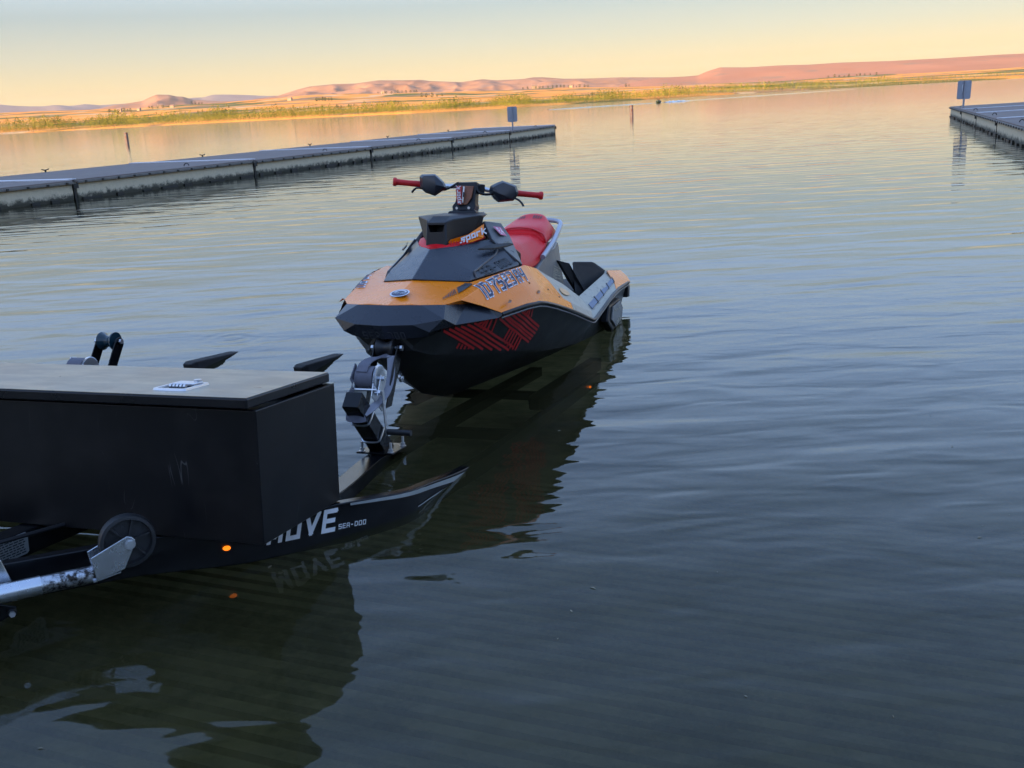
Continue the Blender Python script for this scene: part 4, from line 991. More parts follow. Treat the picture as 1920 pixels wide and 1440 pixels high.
# gauge pod: a swept wing with a scooped centre --------------------------------
P.update(a0=(.700, .050, .896), a1=(.755, .074, .912), a2=(.885, .172, .931), a3=(.905, .178, .92), e0=(.78, .045, .928), e1=(1.12, .11, .945), e2=(.99, .172, .93),
         c0=(.690, .056, .772), c1=(.752, .076, .792), c2=(.845, .125, .812), c3=(.93, .15, .84),
         o0=(.699, .044, .886), o1=(.697, .034, .850), oi0=(.78, .038, .882), oi1=(.78, .030, .850), z0=(.69, .0, .775))
pod = symmesh('gauge_pod', P, [('a0', 'a1', 'e0'), ('a1', 'a2', 'e2', 'e1', 'e0'), ('a1', 'c1', 'c2', 'a2'), ('a2', 'c2', 'c3', 'a3'), ('a2', 'a3', 'e2'), ('a0', 'o0', 'o1', 'c0'), ('a0', 'c0', 'c1', 'a1'), ('a3', 'c3', 'e1', 'e2')], M['black'], bevel=0.007, smooth=25)
V = [q(*P[n_]) for n_ in ('a0', 'o0', 'o1', 'c0', 'e0', 'e1', 'oi0', 'oi1', 'c3', 'c2', 'c1')]; V2_ = V+[mir(p) for p in V]; n_ = 11
mesh('pod_centre', V2_, [(0, 11, 12, 1), (2, 13, 14, 3), (0, 4, 15, 11), (4, 5, 16, 15), (1, 12, 17, 6), (6, 17, 18, 7), (7, 18, 13, 2), (1, 6, 7, 2), (12, 13, 18, 17), (3, 14, 21, 10), (10, 21, 20, 9), (9, 20, 19, 8), (8, 19, 16, 5)], M['black'], pod, recalc=False)

# steering column ---------------------------------------------------------------
def boxring(c, ax, ay, w, d): return [c-ax*w-ay*d, c+ax*w-ay*d, c+ax*w+ay*d, c-ax*w+ay*d]
ax_ = Vector((1, 0.12, 0)).normalized(); ay_ = Vector((-0.12, 1, -0.1)).normalized()
rings = [boxring(q(1.12, .0, .925), ax_, ay_, .078, .075), boxring(q(1.125, .0, .945), ax_, ay_, .074, .07), boxring(q(1.135, 0, .952), ax_, ay_, .058, .055), boxring(q(1.14, 0, .975), ax_, ay_, .064, .05), boxring(q(1.15, .003, .995), ax_, ay_, .054, .045),
         boxring(q(1.165, .006, 1.04), ax_, ay_, .050, .042), boxring(q(1.175, .008, 1.082), ax_, ay_, .053, .045), boxring(q(1.18, .010, 1.10), ax_, ay_, .050, .042)]
v, f = loft(rings); col = mesh('steering_column', v, f, M['black'], ski, bevel=0.006, smooth=30)
fr_ = [q(1.108, -.036, 1.085), q(1.124, .052, 1.080), q(1.10, .046, 1.02), q(1.090, .024, .985), q(1.083, -.020, .985), q(1.085, -.030, 1.02)]
MB().prism(fr_, Vector((0, 0.012, 0.002))).build('column_plate', M['browno'], col, bevel=0.002)
MB().prism([q(1.098, -.036, 1.083), q(1.099, -.008, 1.083), q(1.078, .0, .988), q(1.075, -.022, .988), q(1.078, -.030, 1.02)], Vector((0, 0.004, 0))).build('plate_graphic', M['redprint'], col)
qs, w_ = strokes('spark', 0.8, 0.25, 0.24, 1.0)
mapped('plate_lettering', qs, w_, 1.0, [q(1.074, -.004, .992), q(1.090, -.012, 1.08), q(1.089, -.032, 1.08), q(1.073, -.022, .992)], M['white'], col, 0.002, direction=(0, -1, 0))
MB().tube([q(1.076, .006, .995), q(1.084, .008, 1.035), q(1.094, .010, 1.078)], [.008, .0115, .010], 8, flat=0.5).build('centre_rib', M['silver'], col, smooth=60)
MB().tube([q(1.077, .009, 1.025), q(1.082, .010, 1.05)], .0055, 6).build('slot', M['black'], col)
for p_ in (-.030, .038): MB().tube([q(1.086, p_, .968), q(1.078, p_, .968)], .0075, 8).build('bolt', M['silver'], col)
# handlebar assembly, turned a little ---------------------------------------------
def Hb(t):  # t across, -1..1 : point on the bar axis
    return Vector((0.37*t, 1.195+0.165*t, 1.070-0.044*t))
bar = smoothpath([Hb(-.66)+Vector((0, -.0, .0)), Hb(-.45)+Vector((0, 0, .004)), Hb(-.3), Hb(-.12)+Vector((0, 0, .012)), Hb(.12)+Vector((0, 0, .012)), Hb(.3), Hb(.45), Hb(.66)], 2)
hbar = MB().tube(bar, .0125, 10).build('handlebar', M['silver'], ski, smooth=60)
bd = (Hb(1)-Hb(-1)).normalized(); fd = bd.cross(Vector((0, 0, 1))).normalized(); fd = fd if fd.y < 0 else -fd; ud = bd.cross(fd); ud = ud if ud.z > 0 else -ud
rm = Matrix((bd, -fd, ud)).transposed()
mb = MB(); mb.box(Hb(0.02)+ud*.012, (.135, .062, .034), rm); mb.box(Hb(-.13)+ud*.004, (.03, .07, .052), rm); mb.box(Hb(.17)+ud*.004, (.03, .07, .052), rm); mb.box(Hb(0.02)+ud*.0+fd*.02, (.10, .04, .05), rm)
mb.build('bar_clamp', M['black'], ski, bevel=0.006, smooth=30)
for sgn in (-1, 1):
    g = MB(); path = [Hb(sgn*t) for t in (.62, .70, .80, .90, .945, .955, .99, 1.0)]
    g.tube(path, [.018, .0165, .0155, .016, .0175, .0225, .0225, .017], 14).build('grip', M['redgrip'], ski, smooth=50)
# hand guards: faceted shells in front of the bar
def guard(pts, s, inner, mat, dirv):
    front = [q(s-.03+0.0*i, p_, h_) for i, (p_, h_) in enumerate(pts)]
    c = sum(front, Vector())/len(front)
    rg = []
    rg.append([c+(p-c)*0.80+fd*0.035 for p in front]); rg.append([c+(p-c)*1.0+fd*0.006 for p in front]); rg.append([c+(p-c)*0.97-fd*0.05 for p in front])
    v, f = loft(rg)
    # front face fan around an off-centre ridge point
    f = f[:-2]; a = len(v); v = list(v)+[tuple(c+Vector(inner)+fd*0.055)]
    n = len(front)
    for k in range(n): f.append((k, (k+1) % n, a))
    f.append(tuple(2*n+k for k in range(n)))
    return mesh('hand_guard', v, f, mat, ski, bevel=0.003, smooth=15)
guard([(-.225, 1.137), (-.211, 1.148), (-.135, 1.148), (-.117, 1.133), (-.084, 1.103), (-.071, 1.073), (-.139, 1.033), (-.193, 1.052), (-.221, 1.077)], 1.08, (.02, 0, -.012), M['dark'], -1)
guard([(.117, 1.084), (.155, 1.100), (.184, 1.109), (.261, 1.08), (.273, 1.043), (.259, 1.018), (.243, 1.001), (.158, .995), (.132, 1.016), (.106, 1.057)], 1.25, (-.03, 0, -.012), M['dark'], 1)
MB().tube(smoothpath([q(1.05, -.19, 1.070), q(1.03, -.232, 1.080), q(1.03, -.251, 1.068), q(1.03, -.262, 1.055)], 1), [.009]*8, 6, flat=0.6).build('lever', M['black'], ski, smooth=50)
MB().tube(smoothpath([q(1.28, .20, 1.020), q(1.27, .245, 1.014), q(1.27, .272, .994), q(1.27, .285, .972)], 1), [.009]*8, 6, flat=0.6).build('lever', M['black'], ski, smooth=50)
MB().tube(smoothpath([q(1.12, -.035, 1.10), q(1.07, -.075, 1.068), q(1.06, -.11, 1.062), q(1.09, -.15, 1.075)], 2), .006, 6).build('cable', M['black'], ski, smooth=60)
MB().tube(smoothpath([q(1.15, .055, 1.09), q(1.14, .070, 1.045), q(1.17, .11, 1.035), q(1.21, .15, 1.045)], 2), .007, 6).build('cable', M['black'], ski, smooth=60)

# seat ------------------------------------------------------------------------------
def seat_part(name, secs, mat, parent=ski):
    rg = []
    for s_, ht, wt, wb, hb in secs:
        half = [(0, ht), (wt*.55, ht-.004), (wt*.88, ht-.016), (wt*1.05, ht-.045), (wt+(wb-wt)*.55, (ht+hb)/2-.005), (wb, hb+.02), (wb*.96, hb), (wb*.5, hb-.01)]
        ring = [q(s_, p_, h_) for p_, h_ in half]+[q(s_, 0, hb-.01)]+[q(s_, -p_, h_) for p_, h_ in reversed(half[1:])]
        rg.append(ring)
    v, f = loft(rg); return mesh(name, v, f, mat, parent, smooth=50, sub=2)
seat_part('front_seat', [(1.24, .77, .07, .10, .66), (1.27, .795, .09, .13, .63), (1.5, .775, .105, .165, .60), (1.75, .775, .12, .195, .595), (1.9, .785, .13, .198, .62), (2.05, .80, .138, .192, .68), (2.20, .815, .14, .175, .74), (2.24, .80, .12, .15, .75)], M['red'])
rs = seat_part('rear_seat', [(2.12, .815, .12, .17, .745), (2.14, .842, .142, .178, .735), (2.2, .862, .148, .178, .742), (2.32, .882, .148, .172, .765), (2.40, .905, .132, .165, .775), (2.455, .935, .098, .155, .78), (2.50, .935, .085, .150, .785), (2.53, .90, .10, .145, .785), (2.55, .84, .08, .13, .79)], M['red'])
bpy.context.view_layer.update()
ev = rs.evaluated_get(bpy.context.evaluated_depsgraph_get()); em = ev.to_mesh()
rs_b = BVHTree.FromPolygons([v_.co.copy() for v_ in em.vertices], [tuple(p_.vertices) for p_ in em.polygons]); ev.to_mesh_clear()
for k in range(10):
    if 3 <= k <= 5: continue
    V = []; x_ = -.080+.0165*k
    for i in range(5):
        for w_ in (0, .008):
            s_ = 2.385+.052*i/4*(1-abs(x_)*3.5)
            h_ = rs_b.ray_cast(q(s_, x_+w_, 1.3), Vector((0, 0, -1)))
            V.append((h_[0] if h_[0] is not None else q(s_, x_+w_, .92))+Vector((0, -.0015, .003)))
    mesh('backrest_stripe', V, [(2*i, 2*i+1, 2*i+3, 2*i+2) for i in range(4)], M['blackprint'], rs, recalc=False)
# seam piping
for s_, ht, wt, wb, hb in ((2.135, .842, .142, .180, .74),):
    pts = [q(s_, p_, h_) for p_, h_ in ((-wb, hb+.01), (-(wt+wb)/2, (ht+hb)/2+.01), (-wt*1.0, ht-.03), (-wt*.6, ht-.002), (0, ht+.006), (wt*.6, ht-.002), (wt*1.0, ht-.03), ((wt+wb)/2, (ht+hb)/2+.01), (wb, hb+.01))]
    MB().tube(smoothpath(pts, 2), .006, 6).build('seam_piping', M['redprint'], rs, smooth=60)
# pedestal under the seat
rg = []
for s_, w_, zt, zb in ((1.30, .17, .64, .30), (1.5, .195, .60, .26), (1.8, .205, .598, .25), (2.0, .205, .668, .25), (2.1, .203, .70, .25), (2.28, .195, .715, .26), (2.45, .17, .745, .28), (2.58, .14, .74, .3), (2.62, .13, .60, .3)):
    rg.append([q(s_, -w_-.06, zb), q(s_, w_+.06, zb), q(s_, w_, zt), q(s_, -w_, zt)])
v, f = loft(rg); ped = mesh('seat_pedestal', v, f, M['graywall'], ski, bevel=0.01, smooth=25)
# grab handle
pth = [q(1.92, .212, .668), q(2.2, .208, .752), q(2.45, .185, .838), q(2.58, .165, .868), q(2.63, .11, .885), q(2.64, 0, .888)]
pth = pth+[mir(p) for p in reversed(pth[:-1])]
MB().tube(smoothpath(pth, 2), .0165, 8, flat=1.0).build('grab_handle', M['handle'], ski, smooth=60)

# side trays (grey beige gunwales with footwells) ------------------------------------
P.update(I1=(1.50, .30, .612), I2=(1.56, .325, .586), I3=(1.81, .365, .512), I4=(1.99, .42, .425), I5=(2.87, .42, .527), D1=(1.90, .522, .342), D2=(2.60, .522, .463), D3=(2.80, .43, .532),
         g3=(1.27, .563, .402), g4=(1.55, .572, .338), g5=(1.70, .576, .308), g6=(1.80, .575, .320), g7=(2.44, .568, .424), CDb=(1.325, .5325, .4455), D0=(1.72, .535, .365),
         F1=(1.45, .24, .27), F2=(1.95, .40, .22), F3=(2.8, .40, .23), F4=(2.8, .20, .25), F5=(1.6, .25, .25), J1=(1.40, .318, .628))
for sgn in (1, -1):
    def T_(n_): return q(*P[n_]) if sgn > 0 else mir(q(*P[n_]))
    m_0 = q(1.9, .45*sgn, 0.1)
    order = ['b1', 'b2', 'b3', 'CDb', 'g3', 'g4', 'g5', 'g6', 'g7', 'D0', 'D1', 'D2', 'D3', 'I1', 'I2', 'I3', 'I4', 'I5', 'F1', 'F2', 'F3']
    V = [T_(n_) for n_ in order]; ix = {n_: i for i, n_ in enumerate(order)}
    F_ = [('b1', 'b2', 'I2', 'I1'), ('b2', 'b3', 'I3', 'I2'), ('b3', 'CDb', 'D0', 'I3'), ('I3', 'D0', 'D1', 'I4'), ('CDb', 'g3', 'g4', 'D0'), ('D0', 'g4', 'g5', 'D1'), ('g5', 'g6', 'D1'), ('D1', 'g6', 'g7', 'D2'), ('I4', 'D1', 'D2', 'I5'), ('I5', 'D2', 'D3'),
          ('I1', 'I2', 'F1'), ('I2', 'I3', 'F1'), ('I3', 'I4', 'F2', 'F1'), ('I4', 'I5', 'F3', 'F2')]
    tray = mesh('side_tray', V, [[ix[n_] for n_ in fc] for fc in F_], M['cream'], ski, bevel=0.006, smooth=24, solid=0.006, outpt=m_0)
    # tread pads: four separate pieces along the outer edge
    A0 = T_('D1'); B0 = T_('D2'); Ai = T_('I4'); Bi = T_('I5')
    nrm = ((B0-A0).cross(Ai-A0)).normalized(); nrm = nrm if nrm.z > 0 else -nrm
    for k in range(4):
        u0_, u1_ = 0.03+0.245*k, 0.03+0.245*k+0.215
        def pp(u, w): a = A0.lerp(B0, u); b = Ai.lerp(Bi, u); return a.lerp(b, w)
        MB().prism([pp(u0_, .06), pp(u1_, .06), pp(u1_, .36), pp(u0_, .36)], nrm*0.008).build('tread_pad', M['pad'], tray, bevel=0.002)
        MB().prism([pp(u1_+.002, .02), pp(u1_+.022, .02), pp(u1_+.022, .42), pp(u1_+.002, .42)], nrm*0.010).build('tread_rib', M['black'], tray)
    # black wedge at the back of the footwell and its mat
    m_ = (lambda p: p) if sgn > 0 else mir
    MB().prism([m_(q(*t)) for t in ((2.50, .255, .615), (2.72, .345, .603), (2.84, .405, .538), (2.80, .41, .44), (2.60, .36, .36), (2.40, .30, .38))], Vector((0, .10, -.02))).build('step_wedge', M['mat_foam'], ski, bevel=0.012)
    MB().prism([m_(q(*t)) for t in ((2.27, .215, .632), (2.38, .268, .607), (2.52, .335, .42), (2.56, .30, .36), (2.42, .245, .50))], Vector((-.015*sgn, .012, 0))).build('mat_panel', M['mat_foam'], ski, bevel=0.004)
    MB().prism([m_(q(*t)) for t in ((1.5, .24, .262), (1.5, .30, .27), (1.95, .40, .262), (2.75, .40, .262), (2.75, .22, .262))], Vector((0, 0, .01))).build('floor_mat', M['mat_foam'], ski)
    # round sticker on the knee and model lettering on the pedestal flank
    cs_c = T_('b2').lerp(T_('I3'), .5)
    ex_ = (T_('I3')-T_('b2')).normalized(); nn_ = ((T_('b3')-T_('b2')).cross(T_('I3')-T_('b2'))).normalized(); nn_ = nn_ if nn_.z > 0 else -nn_
    ey_ = nn_.cross(ex_)
    tb = bvh_of(tray)
    V = []
    for k in range(20):
        a = 2*math.pi*k/20; p = m_(q(1.60, .425, .485))+ex_*math.cos(a)*.105+ey_*math.sin(a)*.030
        h_ = tb.ray_cast(p+nn_*.05, -nn_, .1); V.append((h_[0] if h_[0] is not None else p)+nn_*.005)
    mesh('oval_sticker', V, [tuple(range(20))], M['paleorange'], tray, recalc=False)
    pb = bvh_of(ped)
    qs, w_ = strokes('TRIXX', 0.55, 0.25, 0.2, 1.0)
    cs = [q(2.19, .22, .607), q(2.11, .23, .525), q(2.33, .22, .50), q(2.35, .22, .575)]
    cs = [m_(c) for c in cs]
    if sgn < 0: cs = [cs[1], cs[0], cs[3], cs[2]]
    mapped('model_lettering', qs, w_, 1.0, cs, M['cream'], ped, 0.004, pb, direction=(sgn, 0, 0))
# rear deck and stern corners
P.update(ea=(2.80, .43, .535), eb=(2.61, .522, .466), ec=(2.445, .57, .426), ed=(3.08, .475, .520), ee=(3.03, .53, .482), ef=(3.0, .562, .442), eg=(3.06, .50, .40),
         ra=(2.62, .42, .41), rb=(2.86, .42, .53), rc=(3.06, .47, .525), rd=(3.10, .30, .46), re=(2.75, .20, .42), rf=(2.62, .2, .40), rg=(3.06, .44, .40))
for sgn in (1, -1):
    names = ['ea', 'eb', 'ec', 'ed', 'ee', 'ef', 'eg']; V = [q(*P[n_]) if sgn > 0 else mir(q(*P[n_])) for n_ in names]
    mesh('stern_corner', V, [(0, 1, 4, 3), (1, 2, 5, 4), (3, 4, 6), (4, 5, 6)], M['orange'], ski, solid=.006, bevel=.006, smooth=25, outpt=q(2.7, .45*sgn, .3))
    c = q(3.04, .515*sgn, .375); MB().box(c, (.06, .07, .09)).build('stern_bumper', M['black'], ski, bevel=.01)
    # sponson with its pale plate
    m_ = (lambda p: p) if sgn > 0 else mir
    MB().prism([m_(q(*t)) for t in ((2.28, .50, .34), (2.62, .50, .36), (2.74, .50, .30), (2.70, .50, .20), (2.42, .50, .15), (2.22, .50, .24))], Vector((.055*sgn, 0, 0))).build('sponson', M['black'], ski, bevel=.012)
    spn = MB().prism([m_(q(*t)) for t in ((2.34, .556, .325), (2.58, .556, .345), (2.68, .556, .29), (2.64, .556, .225), (2.44, .556, .185), (2.30, .556, .245))], Vector((.012*sgn, 0, 0))).build('sponson_plate', M['graywall'], ski, bevel=.004)
    mb = MB()
    for k in range(3): mb.box(m_(q(2.44+.055*k, .570, .215+.006*k)), (.004, .022, .03)); mb.box(m_(q(2.40+.07*k, .570, .30)), (.004, .03, .008))
    mb.build('plate_teeth', M['cream'], spn)
symmesh('rear_deck', P, [('ra', 'rb', 'rc', 'rg'), ('rf', 're', 'rd', 'rc', 'rb', 'ra')], M['cream'], solid=.006, bevel=.006, smooth=25)
mesh('rear_step', [q(2.6, -.26, .41), q(2.6, .26, .41), q(3.08, .30, .455), q(3.08, -.30, .455), q(3.08, -.30, .3), q(3.08, .30, .3)], [(0, 1, 2, 3), (3, 2, 5, 4)], M['mat_foam'], ski)
# bow eye
MB().tube([q(.20+.018*math.cos(a), 0, .205+.018*math.sin(a)) for a in np.linspace(0, 2*math.pi, 13)], .006, 6).build('bow_eye', M['galv'], ski, smooth=60)
MB().tube([q(.24, .02, .27), q(.22, .10, .275)], .003, 5).build('bow_pin', M['silver'], ski)

# ------------------------------------------------------------------ trailer
mt = Matrix((TR_T, TR_A, TR_N)).transposed().to_4x4(); mt.translation = TR_Q
trl = empty('boat_trailer', matrix=mt); tag(trl, 'black double trailer half under water carrying the watercraft', 'trailer')
def w3(a, t, n): return Vector((t, a, n))
def rail(path, w, h, name, top=0.0, cl=True):
    """rectangular section following a path in the frame plane"""
    pts = smoothpath([w3(a, t, -.040*min(1, max(0, (a-.15)/.6)) if name == 'side_rail' else 0) for a, t in path], 3); rg = []
    for i, p in enumerate(pts):
        t = (pts[min(i+1, len(pts)-1)]-pts[max(i-1, 0)]).normalized(); s_ = Vector((t.y, -t.x, 0))
        hh_ = (h+.03*min(1, max(0, (p.y+.55)/.25)))*(1-.5*min(1, max(0, (p.y-.02)/.55))) if name == 'side_rail' else h
        rg.append([p+s_*w/2+Vector((0, 0, top)), p+s_*w/2+Vector((0, 0, top-hh_)), p-s_*w/2+Vector((0, 0, top-hh_)), p-s_*w/2+Vector((0, 0, top))])
    v, f = loft(rg); return mesh(name, v, f, M['powder'], trl, smooth=30, bevel=0.004), pts
RP = [(-1.35, -1.10), (-.95, -.80), (-.598, -.492), (-.252, -.190), (-.04, -.022), (.08, .085), (.20, .175), (.36, .184), (.60, .222), (.9, .225), (1.4, .225), (3.35, .225)]
r1, rpts = rail(RP, .045, .118, 'side_rail')
CEN = -.90
rail([(a, 2*CEN-t) for a, t in RP], .045, .118, 'side_rail')
rail([(-2.6, -.90), (-1.6, -.90), (.2, -.90), (1.5, -.90)], .08, .085, 'tongue_beam', top=0.0)
rail([(-.02, -.085), (.25, -.11), (.55, -.165), (.75, -.185), (1.2, -.19), (3.3, -.19)], .085, .06, 'keel_beam', top=-.004)
rail([(-.02, 2*CEN+.085), (.25, 2*CEN+.11), (.75, 2*CEN+.185), (3.3, 2*CEN+.19)], .085, .06, 'keel_beam', top=-.004)
for a in (-.03, 1.5, 2.6):
    MB().box(w3(a, CEN, -.075), (2.2 if a > 0 else 1.75, .06, .05)).build('cross_member', M['powder'], trl, bevel=.004)
# silver accent stripes on the near rail face and the lettering
def rail_face(s0_, s1_, z0f, z1f, name, mat, off=.0035, n=24):
    """band on the outer face of the rail between path parameters; z as function of 0..1"""
    segs = []; tot = [0]
    for a, b in zip(rpts[:-1], rpts[1:]): tot.append(tot[-1]+(b-a).length)
    V = []; Fc = []
    for i in range(n+1):
        s = s0_+(s1_-s0_)*i/n; k = min(max(0, int(np.searchsorted(tot, s))-1), len(rpts)-2)
        u = (s-tot[k])/(tot[k+1]-tot[k]); p = rpts[k].lerp(rpts[k+1], u); t = (rpts[min(k+1, len(rpts)-1)]-rpts[k]).normalized()
        so = Vector((t.y, -t.x, 0)); p = p+so*(.0225+off)
        V += [p+Vector((0, 0, z0f(i/n))), p+Vector((0, 0, z1f(i/n)))]
    for i in range(n): Fc.append((2*i, 2*i+1, 2*i+3, 2*i+2))
    return mesh(name, V, Fc, mat, r1, recalc=False)
def s_at(a, t):
    best = 0; bd_ = 9; acc = 0
    for k in range(len(rpts)-1):
        d = (rpts[k]-w3(a, t, 0)).length
        if d < bd_: bd_ = d; best = acc
        acc += (rpts[k+1]-rpts[k]).length
    return best
sA = s_at(0.0, 0.02); sB = s_at(.62, .222)
rail_face(sA+.02, sB+.02, lambda u: -.012-.02*u, lambda u: -.004 if u < .5 else -.004-.006*u, 'silver_stripe', M['label'])
rail_face(sA+.30, sB+.02, lambda u: -.072+.045*u, lambda u: -.068+.048*u, 'silver_stripe', M['label'])
def rail_text(text, s0_, s1_, zb, zt, mat, name, th, cw, gap, shear):
    qs, w_ = strokes(text, cw, gap, th, 1.0, shear=shear)
    tot = [0]
    for a, b in zip(rpts[:-1], rpts[1:]): tot.append(tot[-1]+(b-a).length)
    V = []; Fc = []
    for qd in qs:
        k0 = len(V)
        for p in qd:
            s = s0_+(s1_-s0_)*p.x/w_; k = min(max(0, int(np.searchsorted(tot, s))-1), len(rpts)-2)
            u = (s-tot[k])/(tot[k+1]-tot[k]); b = rpts[k].lerp(rpts[k+1], u); t = (rpts[k+1]-rpts[k]).normalized(); so = Vector((t.y, -t.x, 0))
            V.append(b+so*(.0225+.004)+Vector((0, 0, zb+(zt-zb)*p.y)))
        Fc.append((k0, k0+1, k0+2, k0+3))
    return mesh(name, V, Fc, mat, r1, recalc=False)
sE = s_at(-.055, -.03)
rail_text('MOVE', sE-.215, sE+.030, -.088, -.020, M['white'], 'rail_lettering', .24, .78, .30, .22)
rail_text('SEA-DOO', sE+.045, sE+.150, -.090, -.075, M['white'], 'rail_lettering', .22, .9, .3, .15)
rail_text('TM', sE+.036, sE+.048, -.024, -.018, M['white'], 'rail_lettering', .2, .9, .4, 0)
# bunks
for c in (-.19, 2*CEN+.19):
    for d in (-.375, .375):
        a0_ = 1.92
        v, f = loft([[w3(a0_, c+d-.030, .12), w3(a0_, c+d+.030, .12), w3(a0_-.02, c+d+.030, .172), w3(a0_-.02, c+d-.030, .172)], [w3(a0_+.05, c+d-.042, .10), w3(a0_+.05, c+d+.042, .10), w3(a0_+.03, c+d+.042, .184), w3(a0_+.03, c+d-.042, .184)], [w3(3.5, c+d-.042, .10), w3(3.5, c+d+.042, .10), w3(3.5, c+d+.042, .184), w3(3.5, c+d-.042, .184)]])
        if c > -1 : v = [(x_, y_, z_-.14) for x_, y_, z_ in v]
        mesh('bunk', v, f, M['carpet'], trl, bevel=.008)
# winch stand, built once and copied for the second side
def winch_stand(off):
    O_ = Vector(off)
    def w_(a, t, n): return w3(a, t, n)+O_
    axis = (w_(.465, -.19, .275)-w_(.80, -.19, -.015)).normalized(); up_ = axis.cross(Vector((1, 0, 0))).normalized()
    base = w_(.80, -.19, -.02); top = w_(.505, -.19, .272)
    def sq(p, w, d): return [p-Vector((w, 0, 0))-up_*d, p+Vector((w, 0, 0))-up_*d, p+Vector((w, 0, 0))+up_*d, p-Vector((w, 0, 0))+up_*d]
    v, f = loft([sq(base, .037, .037), sq(top, .037, .037)]); st = mesh('winch_stand', v, f, M['powder'], trl, bevel=.004, smooth=30)
    MB().box(w_(.76, -.183, .004), (.17, .165, .008)).build('foot_plate', M['powder'], st, bevel=.002)
    for a, t in ((.70, -.25), (.70, -.115), (.83, -.25), (.83, -.115)):
        mb = MB(); mb.tube([w_(a, t, .0), w_(a, t, .05)], .006, 8); mb.tube([w_(a, t, .006), w_(a, t, .010)], .015, 10); mb.tube([w_(a, t, .012), w_(a, t, .023)], .010, 6)
        mb.build('bolt', M['galv'], st)
    # u-bolts round the post
    for u in (.30, .62):
        c = top.lerp(base, u); pts = []
        for x_, y_ in ((-.043, .05), (-.043, -.03), (-.03, -.043), (.03, -.043), (.043, -.03), (.043, .05)):
            pts.append(c+Vector((x_, 0, 0))-up_*(-y_ if True else 0)*1.0)
        # bow of the bolt lies on the front (lower, camera side) face
        pts = [c+Vector((x_, 0, 0))+fr*y_ for (x_, y_) in ((-.044, -.06), (-.044, .03), (-.030, .045), (.030, .045), (.044, .03), (.044, -.06)) for fr in [(-up_ if up_.z > 0 else up_)]]
        MB().tube(smoothpath(pts, 1), .0045, 6).build('u_bolt', M['galv'], st, smooth=60)
    # winch side plates
    for t in (-.235, -.150):
        MB().prism([w_(.60, t, .270), w_(.70, t, .184), w_(.745, t, .30), w_(.69, t, .385), w_(.655, t, .39), w_(.615, t, .31)], Vector((.004, 0, 0))).build('winch_plate', M['galv'], st, bevel=.001)
    MB().tube([w_(.668, -.232, .335), w_(.668, -.152, .335)], .052, 24).build('strap_spool', M['strap'], st, smooth=40)
    # gear wheel with teeth
    n = 44; V = []; Fc = []
    for k in range(2*n):
        a = math.pi*k/n; r_ = .058 if k % 2 else .0515
        for tt in (-.146, -.136): V.append(w_(.668+r_*math.cos(a), tt, .335+r_*math.sin(a)))
    m2 = 2*n
    for k in range(m2): k2 = (k+1) % m2; Fc.append((2*k, 2*k+1, 2*k2+1, 2*k2))
    base_i = len(V)
    for k in range(m2):
        a = math.pi*k/n
        V.append(w_(.668+.040*math.cos(a), -.136, .335+.040*math.sin(a)))
    for k in range(m2): k2 = (k+1) % m2; Fc.append((2*k+1, base_i+k, base_i+k2, 2*k2+1))
    cb_ = len(V); V.append(w_(.668, -.141, .335))
    for k in range(m2): Fc.append((base_i+k, cb_, base_i+(k+1) % m2))
    Fc.append(tuple(2*k for k in range(m2)))
    mesh('gear_wheel', V, Fc, M['galv'], st)
    for a_, n__ in ((.668, .335), (.625, .283)): MB().tube([w_(a_, -.14, n__), w_(a_, -.115, n__)], .011, 6).build('nut', M['galv'], st)
    MB().prism([w_(.655, -.128, .352), w_(.685, -.128, .350), w_(.70, -.128, .315), w_(.655, -.128, .265), w_(.610, -.128, .272)], Vector((.004, 0, 0))).build('gear_cover', M['galv'], st, bevel=.001)
    MB().tube([w_(.615, -.245, .295), w_(.615, -.13, .295)], .006, 8).build('tie_rod', M['galv'], st)
    # crank
    MB().poly([w_(.620, -.112, .29), w_(.640, -.112, .29), w_(.665, -.112, .095), w_(.645, -.112, .095), w_(.620, -.107, .29), w_(.640, -.107, .29), w_(.665, -.107, .095), w_(.645, -.107, .095)],
              [(0, 1, 2, 3), (4, 7, 6, 5), (0, 4, 5, 1), (1, 5, 6, 2), (2, 6, 7, 3), (3, 7, 4, 0)]).build('crank_arm', M['galv'], st, bevel=.001)
    MB().tube([w_(.655, -.105, .108), w_(.655, .002, .108)], [.0135, .0135], 12).build('crank_grip', M['rubber'], st, smooth=40)
    # arm up to the bow roller
    for t in (-.243, -.134):
        MB().prism([w_(.70, t, .20), w_(.76, t, .20), w_(.895, t, .425), w_(.880, t, .462), w_(.845, t, .455), w_(.80, t, .38)], Vector((.006, 0, 0))).build('roller_arm', M['powder'], st, bevel=.002)
    MB().tube([w_(.865, t_, .440) for t_ in (-.228, -.222, -.205, -.19, -.172, -.155, -.149)], [.044, .044, .030, .026, .030, .044, .044], 20).build('bow_roller', M['rubber'] if abs(off[0]) < .5 else M['urethane'], st, smooth=40)
    MB().tube([w_(.865, -.262, .440), w_(.865, -.115, .440)], .007, 8).build('roller_axle', M['galv'], st)
    for t in (-.258, -.120): MB().tube([w_(.865, t-.005, .44), w_(.865, t+.006, .44)], .013, 6).build('nut', M['galv'], st)
    return st, w_
st, w_ = winch_stand((0, 0, 0))
